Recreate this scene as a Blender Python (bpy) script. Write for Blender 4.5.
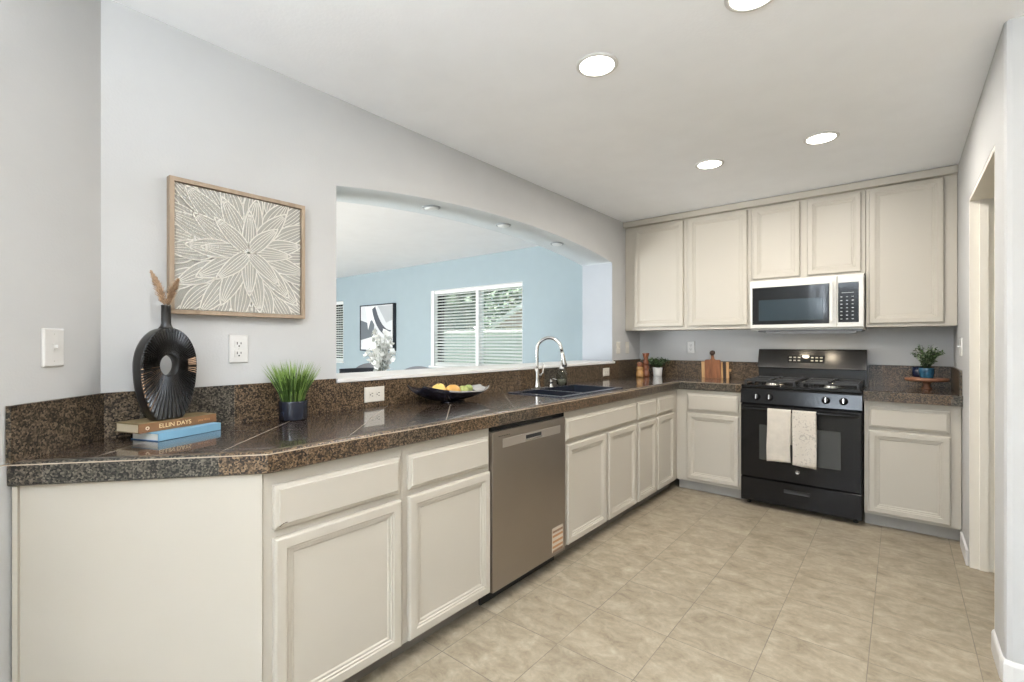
import bpy, bmesh, math, random
from mathutils import Vector, Matrix
random.seed(7)
C = bpy.context.scene.collection
PI = math.pi
for o in list(bpy.data.objects):
    bpy.data.objects.remove(o)

# ------------------------------------------------------------------ camera
YAW = math.radians(39.103)
cam_d = bpy.data.cameras.new('camera')
cam = bpy.data.objects.new('camera', cam_d)
C.objects.link(cam)
cam.location = (0, 0, 1.2356)
cam.rotation_euler = (math.radians(90), 0, YAW)
cam_d.sensor_width = 36
cam_d.lens = 36 * 473.58 / 1024
cam_d.shift_x = -(515.69 - 512) / 1024
cam_d.shift_y = (343.015 - 341) / 1024
cam_d.clip_start = 0.05
cam_d.clip_end = 200
bpy.context.scene.camera = cam

vs = bpy.context.scene.view_settings
vs.view_transform = 'Standard'
vs.look = 'None'
vs.exposure = 0.5
vs.gamma = 1.0
vs.use_curve_mapping = False

# ------------------------------------------------------------------ light
XL, YB, XR, H = -2.093, 4.604, 0.294, 2.408
world = bpy.data.worlds.new('sky')
bpy.context.scene.world = world
world.use_nodes = True
bg = world.node_tree.nodes['Background']
bg.inputs['Color'].default_value = (0.80, 0.92, 1.0, 1)
bg.inputs['Strength'].default_value = 1.5


def lamp(name, kind, loc, rot, energy, color, size=None, size_y=None, shape='RECTANGLE'):
    d = bpy.data.lights.new(name, kind)
    d.energy = energy
    d.color = color
    if kind == 'AREA':
        d.shape = shape
        d.size = size
        if size_y:
            d.size_y = size_y
    if kind == 'SUN':
        d.angle = math.radians(3)
    o = bpy.data.objects.new(name, d)
    o.location = loc
    o.rotation_euler = rot
    C.objects.link(o)
    return o


# low afternoon sun coming in through the patio doors behind the camera and in the dining room
lamp('sun', 'SUN', (0, -5, 10), (math.radians(63), 0, math.radians(-15)), 22.0, (1, .95, .88))
# area lamps added as daylight at the unseen rear and dining room openings
lamp('patio_fill', 'AREA', (1.3, -4.35, 1.35), (math.radians(90), 0, 0), 8, (.86, .93, 1.0), 4.4, 2.2)
lamp('dining_fill', 'AREA', (-6.0, -3.35, 1.35), (math.radians(90), 0, 0), 45, (.93, .97, 1.0), 4.0, 2.2)
# area lamp added outside the dining opening, aimed up to brighten its ceiling
lamp('dining_ceiling_fill', 'AREA', (-6.0, -3.75, .35), (math.radians(142), 0, 0), 430, (.95, .98, 1.0), 4.0, 1.2)
# bare upward area lamps added behind the camera to brighten the ceiling
for ux, uy, up in ((-.35, -.95, 105), (-.8, -2.5, 90), (1.0, -3.2, 75)):
    lamp('ceiling_fill', 'AREA', (ux, uy, 1.75), (math.radians(180), 0, 0), up, (.80, .90, 1.0), .5, shape='DISK')

# ------------------------------------------------------------------ materials
MATS = {}


def nodes_of(name):
    m = bpy.data.materials.new(name)
    m.use_nodes = True
    nt = m.node_tree
    b = nt.nodes['Principled BSDF']
    return m, nt, b


def N(nt, typ, **kw):
    n = nt.nodes.new(typ)
    for k, v in kw.items():
        setattr(n, k, v)
    return n


def ramp(nt, stops, interp='LINEAR'):
    r = nt.nodes.new('ShaderNodeValToRGB')
    r.color_ramp.interpolation = interp
    els = r.color_ramp.elements
    while len(els) > 1:
        els.remove(els[-1])
    els[0].position = stops[0][0]
    els[0].color = (*stops[0][1], 1)
    for p, c in stops[1:]:
        e = els.new(p)
        e.color = (*c, 1)
    return r


def simple(name, col, rough=.5, metal=0, bump=0, bscale=80, var=0, vscale=6, coat=0, spec=.5, trans=0, ior=1.45, emit=0):
    if name in MATS:
        return MATS[name]
    m, nt, b = nodes_of(name)
    b.inputs['Roughness'].default_value = rough
    b.inputs['Metallic'].default_value = metal
    b.inputs['Coat Weight'].default_value = coat
    b.inputs['Specular IOR Level'].default_value = spec
    b.inputs['Transmission Weight'].default_value = trans
    b.inputs['IOR'].default_value = ior
    b.inputs['Base Color'].default_value = (*col, 1)
    tc = N(nt, 'ShaderNodeTexCoord')
    nz = N(nt, 'ShaderNodeTexNoise')
    nz.inputs['Scale'].default_value = vscale
    nz.inputs['Detail'].default_value = 3
    nt.links.new(tc.outputs['Object'], nz.inputs['Vector'])
    v = max(var, .015)
    r = ramp(nt, [(.3, tuple(c * (1 - v) for c in col)), (.7, tuple(min(1, c * (1 + v)) for c in col))])
    nt.links.new(nz.outputs['Fac'], r.inputs['Fac'])
    nt.links.new(r.outputs['Color'], b.inputs['Base Color'])
    if bump:
        n2 = N(nt, 'ShaderNodeTexNoise')
        n2.inputs['Scale'].default_value = bscale
        n2.inputs['Detail'].default_value = 4
        nt.links.new(tc.outputs['Object'], n2.inputs['Vector'])
        bp = N(nt, 'ShaderNodeBump')
        bp.inputs['Strength'].default_value = bump
        bp.inputs['Distance'].default_value = .002
        nt.links.new(n2.outputs['Fac'], bp.inputs['Height'])
        nt.links.new(bp.outputs['Normal'], b.inputs['Normal'])
    if emit:
        b.inputs['Emission Color'].default_value = (*col, 1)
        b.inputs['Emission Strength'].default_value = emit
    MATS[name] = m
    return m


def wood(name, c1, c2, scale=18, axis=2, rough=.45):
    if name in MATS:
        return MATS[name]
    m, nt, b = nodes_of(name)
    tc = N(nt, 'ShaderNodeTexCoord')
    mp = N(nt, 'ShaderNodeMapping')
    s = [scale * 4] * 3
    s[axis] = scale * .4
    mp.inputs['Scale'].default_value = s
    nz = N(nt, 'ShaderNodeTexNoise')
    nz.inputs['Scale'].default_value = 1
    nz.inputs['Detail'].default_value = 5
    nt.links.new(tc.outputs['Object'], mp.inputs['Vector'])
    nt.links.new(mp.outputs['Vector'], nz.inputs['Vector'])
    r = ramp(nt, [(.3, c1), (.7, c2)])
    nt.links.new(nz.outputs['Fac'], r.inputs['Fac'])
    nt.links.new(r.outputs['Color'], b.inputs['Base Color'])
    b.inputs['Roughness'].default_value = rough
    MATS[name] = m
    return m


def granite(name, mode, dark=1.0, rough=.12):
    """speckled granite tiles; mode 'top' = diagonal tile grid, 'side' = tiles along the run"""
    m, nt, b = nodes_of(name)
    L = nt.links.new
    geo = N(nt, 'ShaderNodeNewGeometry')
    sep = N(nt, 'ShaderNodeSeparateXYZ')
    L(geo.outputs['Position'], sep.inputs[0])

    def mth(op, a, bb=None):
        n = N(nt, 'ShaderNodeMath', operation=op)
        for i, v in enumerate((a, bb)):
            if v is None:
                continue
            if isinstance(v, (int, float)):
                n.inputs[i].default_value = v
            else:
                L(v, n.inputs[i])
        return n.outputs[0]
    P = .452
    if mode == 'top':
        u = mth('DIVIDE', mth('ADD', mth('ADD', sep.outputs[0], sep.outputs[1]), 1.027 + P * 10), P)
        v = mth('DIVIDE', mth('ADD', mth('SUBTRACT', sep.outputs[0], sep.outputs[1]), 2.60 + P * 30), P)
        gw = .011
    else:
        u = mth('DIVIDE', mth('ADD', mth('ADD', sep.outputs[0], sep.outputs[1]), 4.06), .305)
        v = mth('MULTIPLY', sep.outputs[2], 0.0)
        gw = .008
    cu, cv = mth('FLOOR', u), mth('FLOOR', v)
    comb = N(nt, 'ShaderNodeCombineXYZ')
    L(cu, comb.inputs[0])
    L(cv, comb.inputs[1])
    wn = N(nt, 'ShaderNodeTexWhiteNoise', noise_dimensions='3D')
    L(comb.outputs[0], wn.inputs['Vector'])
    if mode == 'side':
        # chosen order of browner and greyer tiles along the run (one row above, one row below the counter top)
        zf_ = mth('GREATER_THAN', sep.outputs[2], .9135)
        tv = mth('FRACT', mth('MULTIPLY', mth('SINE', mth('ADD', mth('ADD', mth('MULTIPLY', cu, 1.7), mth('MULTIPLY', zf_, 3.1)), 175.2915)), 43.758))
    else:
        tv = wn.outputs['Value']
    # speckle
    vo = N(nt, 'ShaderNodeTexVoronoi')
    vo.inputs['Scale'].default_value = 205 if mode == 'side' else 140
    vo.inputs['Randomness'].default_value = 1
    L(geo.outputs['Position'], vo.inputs['Vector'])
    bwv = N(nt, 'ShaderNodeSeparateColor')
    L(vo.outputs['Color'], bwv.inputs[0])
    nz = N(nt, 'ShaderNodeTexNoise')
    nz.inputs['Scale'].default_value = 55
    nz.inputs['Detail'].default_value = 6
    L(geo.outputs['Position'], nz.inputs['Vector'])
    mixf = mth('ADD', mth('MULTIPLY', bwv.outputs[0], .55), mth('MULTIPLY', nz.outputs['Fac'], .45))
    d = dark
    sc = lambda c: tuple(x * d for x in c)
    if mode == 'side':
        brown = ramp(nt, [(.30, sc((.008, .006, .005))), (.43, sc((.040, .026, .015))), (.56, sc((.105, .066, .036))), (.76, sc((.21, .145, .088)))])
        grey = ramp(nt, [(.30, sc((.007, .007, .006))), (.43, sc((.030, .027, .022))), (.60, sc((.075, .067, .053))), (.78, sc((.16, .14, .11)))])
    else:
        brown = ramp(nt, [(.20, sc((.012, .008, .006))), (.42, sc((.036, .024, .018))), (.62, sc((.060, .041, .031))), (.84, sc((.10, .072, .055)))])
        grey = ramp(nt, [(.20, sc((.010, .009, .009))), (.42, sc((.032, .026, .023))), (.62, sc((.054, .045, .039))), (.84, sc((.09, .078, .068)))])
    L(mixf, brown.inputs['Fac'])
    L(mixf, grey.inputs['Fac'])
    tile = N(nt, 'ShaderNodeMapRange')
    tile.inputs['From Min'].default_value = .5
    tile.inputs['From Max'].default_value = .85
    L(tv, tile.inputs['Value'])
    mx = N(nt, 'ShaderNodeMix', data_type='RGBA')
    L(tile.outputs[0], mx.inputs[0])
    L(brown.outputs['Color'], mx.inputs[6])
    L(grey.outputs['Color'], mx.inputs[7])
    # grout
    fu = mth('FRACT', u)
    g = mth('LESS_THAN', fu, gw)
    if mode == 'top':
        g = mth('MAXIMUM', g, mth('MULTIPLY', mth('LESS_THAN', mth('FRACT', v), gw), .5))
    mx2 = N(nt, 'ShaderNodeMix', data_type='RGBA')
    L(mth('MULTIPLY', g, .95 if mode == 'top' else .10), mx2.inputs[0])
    L(mx.outputs[2], mx2.inputs[6])
    mx2.inputs[7].default_value = (.62, .54, .45, 1)
    L(mx2.outputs[2], b.inputs['Base Color'])
    if mode == 'top':
        b.inputs['Roughness'].default_value = .25
        b.inputs['Specular IOR Level'].default_value = .65
        b.inputs['Coat Weight'].default_value = .8
        b.inputs['Coat Roughness'].default_value = .03
    else:
        b.inputs['Roughness'].default_value = .30
        b.inputs['Specular IOR Level'].default_value = .35
    MATS[name] = m
    return m


def floor_material():
    m, nt, b = nodes_of('floor_tile')
    L = nt.links.new
    geo = N(nt, 'ShaderNodeNewGeometry')
    sep = N(nt, 'ShaderNodeSeparateXYZ')
    L(geo.outputs['Position'], sep.inputs[0])

    def mth(op, a, bb=None):
        n = N(nt, 'ShaderNodeMath', operation=op)
        for i, v in enumerate((a, bb)):
            if v is None:
                continue
            if isinstance(v, (int, float)):
                n.inputs[i].default_value = v
            else:
                L(v, n.inputs[i])
        return n.outputs[0]
    P = .332
    u = mth('DIVIDE', mth('ADD', sep.outputs[0], .099 + P * 40), P)
    v = mth('DIVIDE', mth('ADD', sep.outputs[1], -1.617 + P * 40), P)
    comb = N(nt, 'ShaderNodeCombineXYZ')
    L(mth('FLOOR', u), comb.inputs[0])
    L(mth('FLOOR', v), comb.inputs[1])
    wn = N(nt, 'ShaderNodeTexWhiteNoise', noise_dimensions='3D')
    L(comb.outputs[0], wn.inputs['Vector'])
    # clouded stone, shifted per tile
    off = N(nt, 'ShaderNodeVectorMath', operation='MULTIPLY_ADD')
    L(wn.outputs['Color'], off.inputs[0])
    off.inputs[1].default_value = (9, 9, 9)
    mp = N(nt, 'ShaderNodeMapping')
    mp.inputs['Scale'].default_value = (12, 17, 1)
    mp.inputs['Rotation'].default_value = (0, 0, .1)
    L(geo.outputs['Position'], mp.inputs['Vector'])
    L(mp.outputs[0], off.inputs[2])
    n1 = N(nt, 'ShaderNodeTexNoise')
    n1.inputs['Scale'].default_value = .8
    n1.inputs['Detail'].default_value = 9
    n1.inputs['Roughness'].default_value = .68
    n1.inputs['Distortion'].default_value = .55
    L(off.outputs[0], n1.inputs['Vector'])
    r = ramp(nt, [(.26, (.155, .125, .085)), (.40, (.235, .195, .138)), (.52, (.285, .240, .175)), (.63, (.335, .287, .213)), (.78, (.42, .37, .29))])
    L(n1.outputs['Fac'], r.inputs['Fac'])
    n5 = N(nt, 'ShaderNodeTexNoise')
    n5.inputs['Scale'].default_value = 42
    n5.inputs['Detail'].default_value = 6
    n5.inputs['Roughness'].default_value = .7
    L(geo.outputs['Position'], n5.inputs['Vector'])
    hsv = N(nt, 'ShaderNodeHueSaturation')
    L(mth('ADD', mth('MULTIPLY', n5.outputs['Fac'], .60), mth('ADD', mth('MULTIPLY', wn.outputs['Value'], .08), .66)), hsv.inputs['Value'])
    L(r.outputs['Color'], hsv.inputs['Color'])
    gw = .009
    g = mth('MAXIMUM', mth('LESS_THAN', mth('FRACT', u), gw), mth('LESS_THAN', mth('FRACT', v), gw))
    n3 = N(nt, 'ShaderNodeTexNoise')
    n3.inputs['Scale'].default_value = 5
    L(geo.outputs['Position'], n3.inputs['Vector'])
    mx = N(nt, 'ShaderNodeMix', data_type='RGBA')
    L(mth('MULTIPLY', g, mth('MULTIPLY', n3.outputs['Fac'], 1.7)), mx.inputs[0])
    L(hsv.outputs[0], mx.inputs[6])
    mx.inputs[7].default_value = (.13, .11, .085, 1)
    L(mx.outputs[2], b.inputs['Base Color'])
    b.inputs['Roughness'].default_value = .38
    b.inputs['Specular IOR Level'].default_value = .35
    MATS['floor_tile'] = m
    return m


def glass_pane():
    """window glass: mostly clear, mirror reflection growing at grazing angles"""
    m, nt, b = nodes_of('window_glass')
    out = nt.nodes['Material Output']
    tr = N(nt, 'ShaderNodeBsdfTransparent')
    tr.inputs['Color'].default_value = (.93, .97, .96, 1)
    gl = N(nt, 'ShaderNodeBsdfGlossy')
    gl.inputs['Roughness'].default_value = .0
    fr = N(nt, 'ShaderNodeFresnel')
    fr.inputs['IOR'].default_value = 1.35
    mx = N(nt, 'ShaderNodeMixShader')
    nt.links.new(fr.outputs[0], mx.inputs[0])
    nt.links.new(tr.outputs[0], mx.inputs[1])
    nt.links.new(gl.outputs[0], mx.inputs[2])
    nt.links.new(mx.outputs[0], out.inputs['Surface'])
    return m


WALL = simple('kitchen_wall_paint', (.50, .50, .495), .62, bump=.25, bscale=130, spec=.25)
WALLB = simple('dining_wall_paint', (.34, .415, .45), .6, bump=.2, bscale=130, spec=.25)
CEIL = simple('ceiling_paint', (.88, .895, .92), .8, bump=.3, bscale=90, spec=.2)
TRIMW = simple('white_trim_paint', (.66, .65, .635), .4)
JAMB = simple('cream_trim_paint', (.74, .70, .62), .45)
CAB = simple('cabinet_paint', (.44, .405, .345), .42, var=.02, vscale=2, spec=.4)
TOE = simple('toe_kick_shaded', (.17, .15, .125), .6, var=.1)  # shade and grime under the left cabinets put into the colour
GT = granite('granite_top', 'top', .95, .045)
GS = granite('granite_side', 'side', .92, .16)
FLOOR = floor_material()
GLASS = glass_pane()
BLACK = simple('black_enamel', (.006, .006, .0065), .12, coat=.05, spec=.32)
BLACKM = simple('black_matte', (.015, .015, .015), .55)
IRON = simple('cast_iron', (.018, .018, .018), .42, bump=.2, bscale=300)
DGLASS = simple('dark_glass', (.010, .011, .012), .04, spec=.45)
OVENGL = simple('oven_glass', (.040, .042, .040), .08, spec=.6)
STEEL = simple('stainless_steel', (.33, .29, .25), .32, metal=.9, var=.03, vscale=3)
STEELL = simple('stainless_strip', (.50, .455, .41), .36, metal=.8)
CHROME = simple('brushed_nickel', (.62, .60, .57), .22, metal=1)
WHITEP = simple('white_plastic', (.62, .61, .59), .3)
IVORY = simple('ivory_plastic', (.62, .585, .52), .35)
SLOT = simple('slot_black', (.02, .02, .02), .6)
MWHITE = simple('microwave_white', (.60, .585, .55), .28)
SINKM = simple('black_sink', (.010, .013, .022), .22)
SINKR = simple('sink_rim', (.045, .050, .065), .25)
VASE = simple('vase_black', (.014, .013, .012), .30)
COPPER = simple('vase_bronze_edge', (.50, .33, .22), .45, metal=.0)
PAMPAS = simple('dried_grass', (.50, .35, .23), .9, var=.2, vscale=60)
BLUE = simple('blue_cover', (.17, .34, .47), .45)
BLUED = simple('dark_blue_cover', (.03, .10, .22), .5)
BROWNB = simple('brown_cover', (.19, .095, .042), .5, var=.12, vscale=30)
BROWNT = simple('brown_cover_top', (.20, .145, .07), .5, var=.12, vscale=30)
PAGES = simple('page_edges', (.56, .47, .33), .8, bump=.4, bscale=600)
PAGES2 = simple('pale_page_edges', (.62, .61, .55), .8, bump=.4, bscale=600)
GOLD = simple('gilt_lettering', (.80, .60, .34), .5)
GRASS = simple('grass_blade', (.042, .085, .015), .5, var=.45, vscale=40)
GRASSL = simple('grass_blade_tip', (.20, .31, .07), .5, var=.3, vscale=40)
LEAF = simple('leaf_green', (.10, .165, .065), .5, var=.4, vscale=50)
LEAFP = simple('leaf_pale', (.30, .36, .23), .5, var=.3, vscale=50)
LEAFD = simple('leaf_dark', (.030, .055, .022), .5, var=.4, vscale=50)
SOIL = simple('soil', (.03, .02, .015), .9, bump=.8, bscale=60)
POTB = simple('pot_black_gloss', (.012, .014, .022), .08)
POTW = simple('pot_white', (.72, .72, .70), .35)
POTBL = simple('pot_blue_glaze', (.018, .075, .13), .14, var=.5, vscale=25)
POTNV = simple('pot_navy_glaze', (.006, .010, .028), .2)
STANDW = wood('stand_wood', (.13, .05, .024), (.27, .12, .06), 14, 0)
WALNUT = wood('walnut', (.13, .045, .018), (.30, .12, .05), 14, 2)
ACACIA = wood('acacia_light', (.45, .24, .10), (.66, .42, .20), 14, 2)
EBONY = wood('dark_wood', (.03, .018, .012), (.07, .035, .02), 14, 2)
MILLR = wood('mill_red_wood', (.12, .040, .020), (.26, .095, .045), 30, 2, .16)
MILLG = wood('mill_gold_wood', (.30, .15, .05), (.48, .27, .10), 30, 2, .14)
BOWLM = simple('bowl_black', (.010, .010, .018), .16)
BOWLR = simple('bowl_rim_silver', (.62, .60, .58), .25, metal=.6)
ORANGE = simple('fruit_orange', (.62, .34, .09), .45, bump=.3, bscale=300, var=.15, vscale=30)
YELLOW = simple('fruit_yellow', (.80, .55, .16), .45, var=.15, vscale=30)
LIME = simple('fruit_green', (.36, .40, .13), .45, var=.2, vscale=30)
TOWEL = simple('linen_towel', (.53, .485, .42), .95, bump=.9, bscale=500, var=.06, vscale=25)
TOWELP = simple('printed_towel', (.60, .545, .47), .95, bump=.9, bscale=500)
_nt = TOWELP.node_tree
_r = [n for n in _nt.nodes if n.type == 'VALTORGB'][0]
_n = [n for n in _nt.nodes if n.type == 'TEX_NOISE'][0]
_n.inputs['Scale'].default_value = 38
_n.inputs['Distortion'].default_value = 2.0
_r.color_ramp.elements[0].position = .36
_r.color_ramp.elements[0].color = (.38, .35, .31, 1)
_r.color_ramp.elements[1].position = .43
_r.color_ramp.elements[1].color = (.53, .485, .42, 1)
FRAMEW = wood('picture_frame_wood', (.26, .19, .13), (.36, .275, .195), 10, 2, .6)
ARTBG = simple('art_backing', (.33, .32, .29), .8, bump=.6, bscale=300)
ARTW = simple('art_relief_white', (.80, .775, .72), .7)
SOAPGL = simple('clear_glass', (.80, .82, .78), .03, trans=1.0, ior=1.3)
SOAPLQ = simple('soap_liquid', (.50, .50, .42), .1, trans=.5)
LENS = simple('lamp_lens', (1, .95, .86), .4, emit=6.0)
PUCKL = simple('puck_lens', (.72, .76, .78), .3)
PUCKR = simple('puck_ring', (.30, .33, .35), .4)
BLIND = simple('blind_white', (.80, .82, .81), .45)
VINYL = simple('window_vinyl', (.82, .83, .83), .4)
CANVAS = simple('canvas_pale', (.62, .64, .66), .8)
CGREY = simple('canvas_grey', (.14, .16, .18), .8)
CDARK = simple('canvas_charcoal', (.035, .04, .05), .7)
CWHITE = simple('canvas_white', (.80, .80, .80), .8)
PETAL = simple('blossom_white', (.85, .86, .84), .6)
CHAIRG = simple('chair_grey', (.20, .21, .23), .8)
FENCE = simple('fence_vinyl', (.52, .56, .48), .7)
ROOFP = simple('roof_pink', (.50, .40, .36), .8, var=.1)
GROUND = simple('ground_green', (.20, .25, .15), .9)
BARK = simple('bark', (.10, .07, .05), .9)
LABELW = simple('label_white', (.52, .45, .36), .5)
LABELO = simple('label_orange', (.40, .20, .09), .5)
LABELB = simple('label_brown', (.26, .16, .10), .5)

# ------------------------------------------------------------------ helpers


def box(bm, x0, y0, z0, x1, y1, z1, mi=0, bevel=0):
    b2 = bmesh.new()
    vs_ = [b2.verts.new(p) for p in ((x0, y0, z0), (x1, y0, z0), (x1, y1, z0), (x0, y1, z0), (x0, y0, z1), (x1, y0, z1), (x1, y1, z1), (x0, y1, z1))]
    for f in ((0, 3, 2, 1), (4, 5, 6, 7), (0, 1, 5, 4), (1, 2, 6, 5), (2, 3, 7, 6), (3, 0, 4, 7)):
        fc = b2.faces.new([vs_[i] for i in f])
        fc.material_index = mi
    if bevel:
        bmesh.ops.bevel(b2, geom=list(b2.edges), offset=bevel, segments=2, affect='EDGES', profile=.6)
        for f in b2.faces:
            f.material_index = mi
    merge(bm, b2)
    return bm


def merge(bm, b2, mat=None):
    if mat is not None:
        b2.transform(mat)
    me = bpy.data.meshes.new('tmp')
    b2.to_mesh(me)
    b2.free()
    bm.from_mesh(me)
    bpy.data.meshes.remove(me)


def B(*a, **k):
    return box(bmesh.new(), *a, **k)


def prism(bm, pts, z0, z1, mi=0):
    lo = [bm.verts.new((x, y, z0)) for x, y in pts]
    hi = [bm.verts.new((x, y, z1)) for x, y in pts]
    fs = [bm.faces.new(lo[::-1]), bm.faces.new(hi)]
    n = len(pts)
    for i in range(n):
        fs.append(bm.faces.new((lo[i], lo[(i + 1) % n], hi[(i + 1) % n], hi[i])))
    for f in fs:
        f.material_index = mi
    return bm


def lathe(bm, prof, cx=0, cy=0, seg=28, mi=0, z0=0, sx=1, sy=1):
    """prof: list of (r, z) from bottom to top"""
    rings = []
    for r, z in prof:
        if r < 1e-6:
            rings.append([bm.verts.new((cx, cy, z0 + z))])
        else:
            rings.append([bm.verts.new((cx + sx * r * math.cos(2 * PI * i / seg), cy + sy * r * math.sin(2 * PI * i / seg), z0 + z)) for i in range(seg)])
    for a, b in zip(rings, rings[1:]):
        for i in range(seg):
            j = (i + 1) % seg
            if len(a) == 1 and len(b) == 1:
                continue
            if len(a) == 1:
                f = bm.faces.new((a[0], b[j], b[i]))
            elif len(b) == 1:
                f = bm.faces.new((a[i], a[j], b[0]))
            else:
                f = bm.faces.new((a[i], a[j], b[j], b[i]))
            f.material_index = mi
            f.smooth = True
    return bm


def tube(bm, pts, r, seg=10, mi=0, cap=True, flat=None):
    pts = [Vector(p) for p in pts]
    rs = r if isinstance(r, (list, tuple)) else [r] * len(pts)
    up = Vector((0, 0, 1))
    rings = []
    prev = None
    for i, p in enumerate(pts):
        t = (pts[min(i + 1, len(pts) - 1)] - pts[max(i - 1, 0)]).normalized()
        if prev is None:
            a = t.cross(up)
            if a.length < 1e-3:
                a = t.cross(Vector((1, 0, 0)))
            a.normalize()
        else:
            a = (prev - t * prev.dot(t)).normalized()
        prev = a
        b = t.cross(a)
        rings.append([bm.verts.new(p + rs[i] * (a * math.cos(2 * PI * k / seg) + b * math.sin(2 * PI * k / seg))) for k in range(seg)])
    for A, D in zip(rings, rings[1:]):
        for k in range(seg):
            f = bm.faces.new((A[k], A[(k + 1) % seg], D[(k + 1) % seg], D[k]))
            f.material_index = mi
            f.smooth = True
    if cap:
        for rr, rev in ((rings[0], True), (rings[-1], False)):
            f = bm.faces.new(rr[::-1] if rev else rr)
            f.material_index = mi
    return bm


def sweep(bm, path, prof, mi=0, closed_prof=True):
    """sweep a profile [(side, z)] along a horizontal polyline path with mitred corners; side>0 is to the right of travel"""
    n = len(path)
    rings = []
    for i, p in enumerate(path):
        p = Vector(p)
        d0 = (Vector(path[i]) - Vector(path[i - 1])).normalized() if i > 0 else None
        d1 = (Vector(path[i + 1]) - Vector(path[i])).normalized() if i < n - 1 else None
        if d0 is None:
            d0 = d1
        if d1 is None:
            d1 = d0
        n0 = Vector((d0.y, -d0.x))
        n1 = Vector((d1.y, -d1.x))
        m = (n0 + n1).normalized()
        k = 1 / max(.3, m.dot(n0))
        rings.append([bm.verts.new((p.x + m.x * k * s, p.y + m.y * k * s, z)) for s, z in prof])
    c = len(prof)
    for A, D in zip(rings, rings[1:]):
        for k in range(c):
            f = bm.faces.new((A[k], D[k], D[(k + 1) % c], A[(k + 1) % c]))
            f.material_index = mi
    for rr in (rings[0], rings[-1]):
        f = bm.faces.new(rr)
        f.material_index = mi
    bmesh.ops.recalc_face_normals(bm, faces=list(bm.faces))
    return bm


def obj(name, bm, mats, parent=None, smooth=False, local=False, recalc=True):
    if recalc:
        bmesh.ops.recalc_face_normals(bm, faces=list(bm.faces))
    if parent is not None and not local:
        bm.transform(Matrix.Translation(-Vector(root_loc(parent))))
    me = bpy.data.meshes.new(name)
    bm.to_mesh(me)
    bm.free()
    for m in (mats if isinstance(mats, (list, tuple)) else [mats]):
        me.materials.append(m)
    if smooth:
        for p in me.polygons:
            p.use_smooth = True
    o = bpy.data.objects.new(name, me)
    C.objects.link(o)
    if parent is not None:
        o.parent = parent
    return o


def root_loc(p):
    v = Vector((0, 0, 0))
    while p is not None:
        v += Vector(p.location)
        p = p.parent
    return v


def tag(o, label=None, cat=None, group=None, kind=None):
    if label:
        o['label'] = label
    if cat:
        o['category'] = cat
    if group:
        o['group'] = group
    if kind:
        o['kind'] = kind
    return o


def thing(name, label, cat, loc, group=None, rz=0):
    o = bpy.data.objects.new(name, None)
    o.empty_display_size = .1
    C.objects.link(o)
    o.location = loc
    o.rotation_euler = (0, 0, rz)
    return tag(o, label, cat, group)


def struct(name, bm, mats, parent=None, smooth=False):
    o = obj(name, bm, mats, parent, smooth)
    if parent is None:
        o['kind'] = 'structure'
    return o


def panel(w, h, rings, M, bm, mi=0):
    """concentric rectangular rings [(inset, depth)] in XZ facing -Y, transformed by M"""
    b2 = bmesh.new()
    rs = []
    for ins, d in rings:
        rs.append([b2.verts.new((x, -d, z)) for x, z in ((ins, ins), (w - ins, ins), (w - ins, h - ins), (ins, h - ins))])
    for A, D in zip(rs, rs[1:]):
        for i in range(4):
            b2.faces.new((A[i], A[(i + 1) % 4], D[(i + 1) % 4], D[i]))
    b2.faces.new(rs[-1])
    b2.faces.new(rs[0][::-1])
    for f in b2.faces:
        f.material_index = mi
    bmesh.ops.recalc_face_normals(b2, faces=list(b2.faces))
    merge(bm, b2, M)
    return bm


DOOR = [(0, 0), (0, .013), (.0025, .018), (.006, .020), (.034, .020), (.038, .0165), (.044, .0165), (.047, .012), (.055, .012), (.060, .0085)]
DRAWER = [(0, 0), (0, .010), (.004, .0135), (.012, .0155), (.015, .020)]


def faceR(y0, z0, x=-1.476):   # faces +X : local X -> world +Y
    return Matrix.Translation((x, y0, z0)) @ Matrix.Rotation(PI / 2, 4, 'Z')


def faceF(x0, z0, y):          # faces -Y
    return Matrix.Translation((x0, y, z0))


def text_bm(s, size, M, depth=.0006):
    cu = bpy.data.curves.new('t', 'FONT')
    cu.body = s
    cu.size = size
    cu.extrude = depth
    cu.align_x = 'CENTER'
    cu.align_y = 'CENTER'
    o = bpy.data.objects.new('t', cu)
    C.objects.link(o)
    dg = bpy.context.evaluated_depsgraph_get()
    me = bpy.data.meshes.new_from_object(o.evaluated_get(dg))
    bm = bmesh.new()
    bm.from_mesh(me)
    bm.transform(M)
    bpy.data.objects.remove(o)
    bpy.data.curves.remove(cu)
    bpy.data.meshes.remove(me)
    return bm


# ------------------------------------------------------------------ room shell
CRY = .357                       # crease between the long left wall and the 45 degree wall
XB = -2.415                      # dining side of the thick left wall
YD = 4.62
OPY0, OPY1, SILL = 1.216, 4.005, 1.030


def arch(y):
    c = (OPY0 + OPY1) / 2
    hw = (OPY1 - OPY0) / 2
    t = (y - c) / hw
    return 1.988 + .106 * (1 - t * t) * (1 + .12 * t * t)


bm = bmesh.new()


def q(bm, pts, mi=0, sm=False):
    f = bm.faces.new([bm.verts.new(p) for p in pts])
    f.material_index = mi
    f.smooth = sm
    return f


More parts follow.
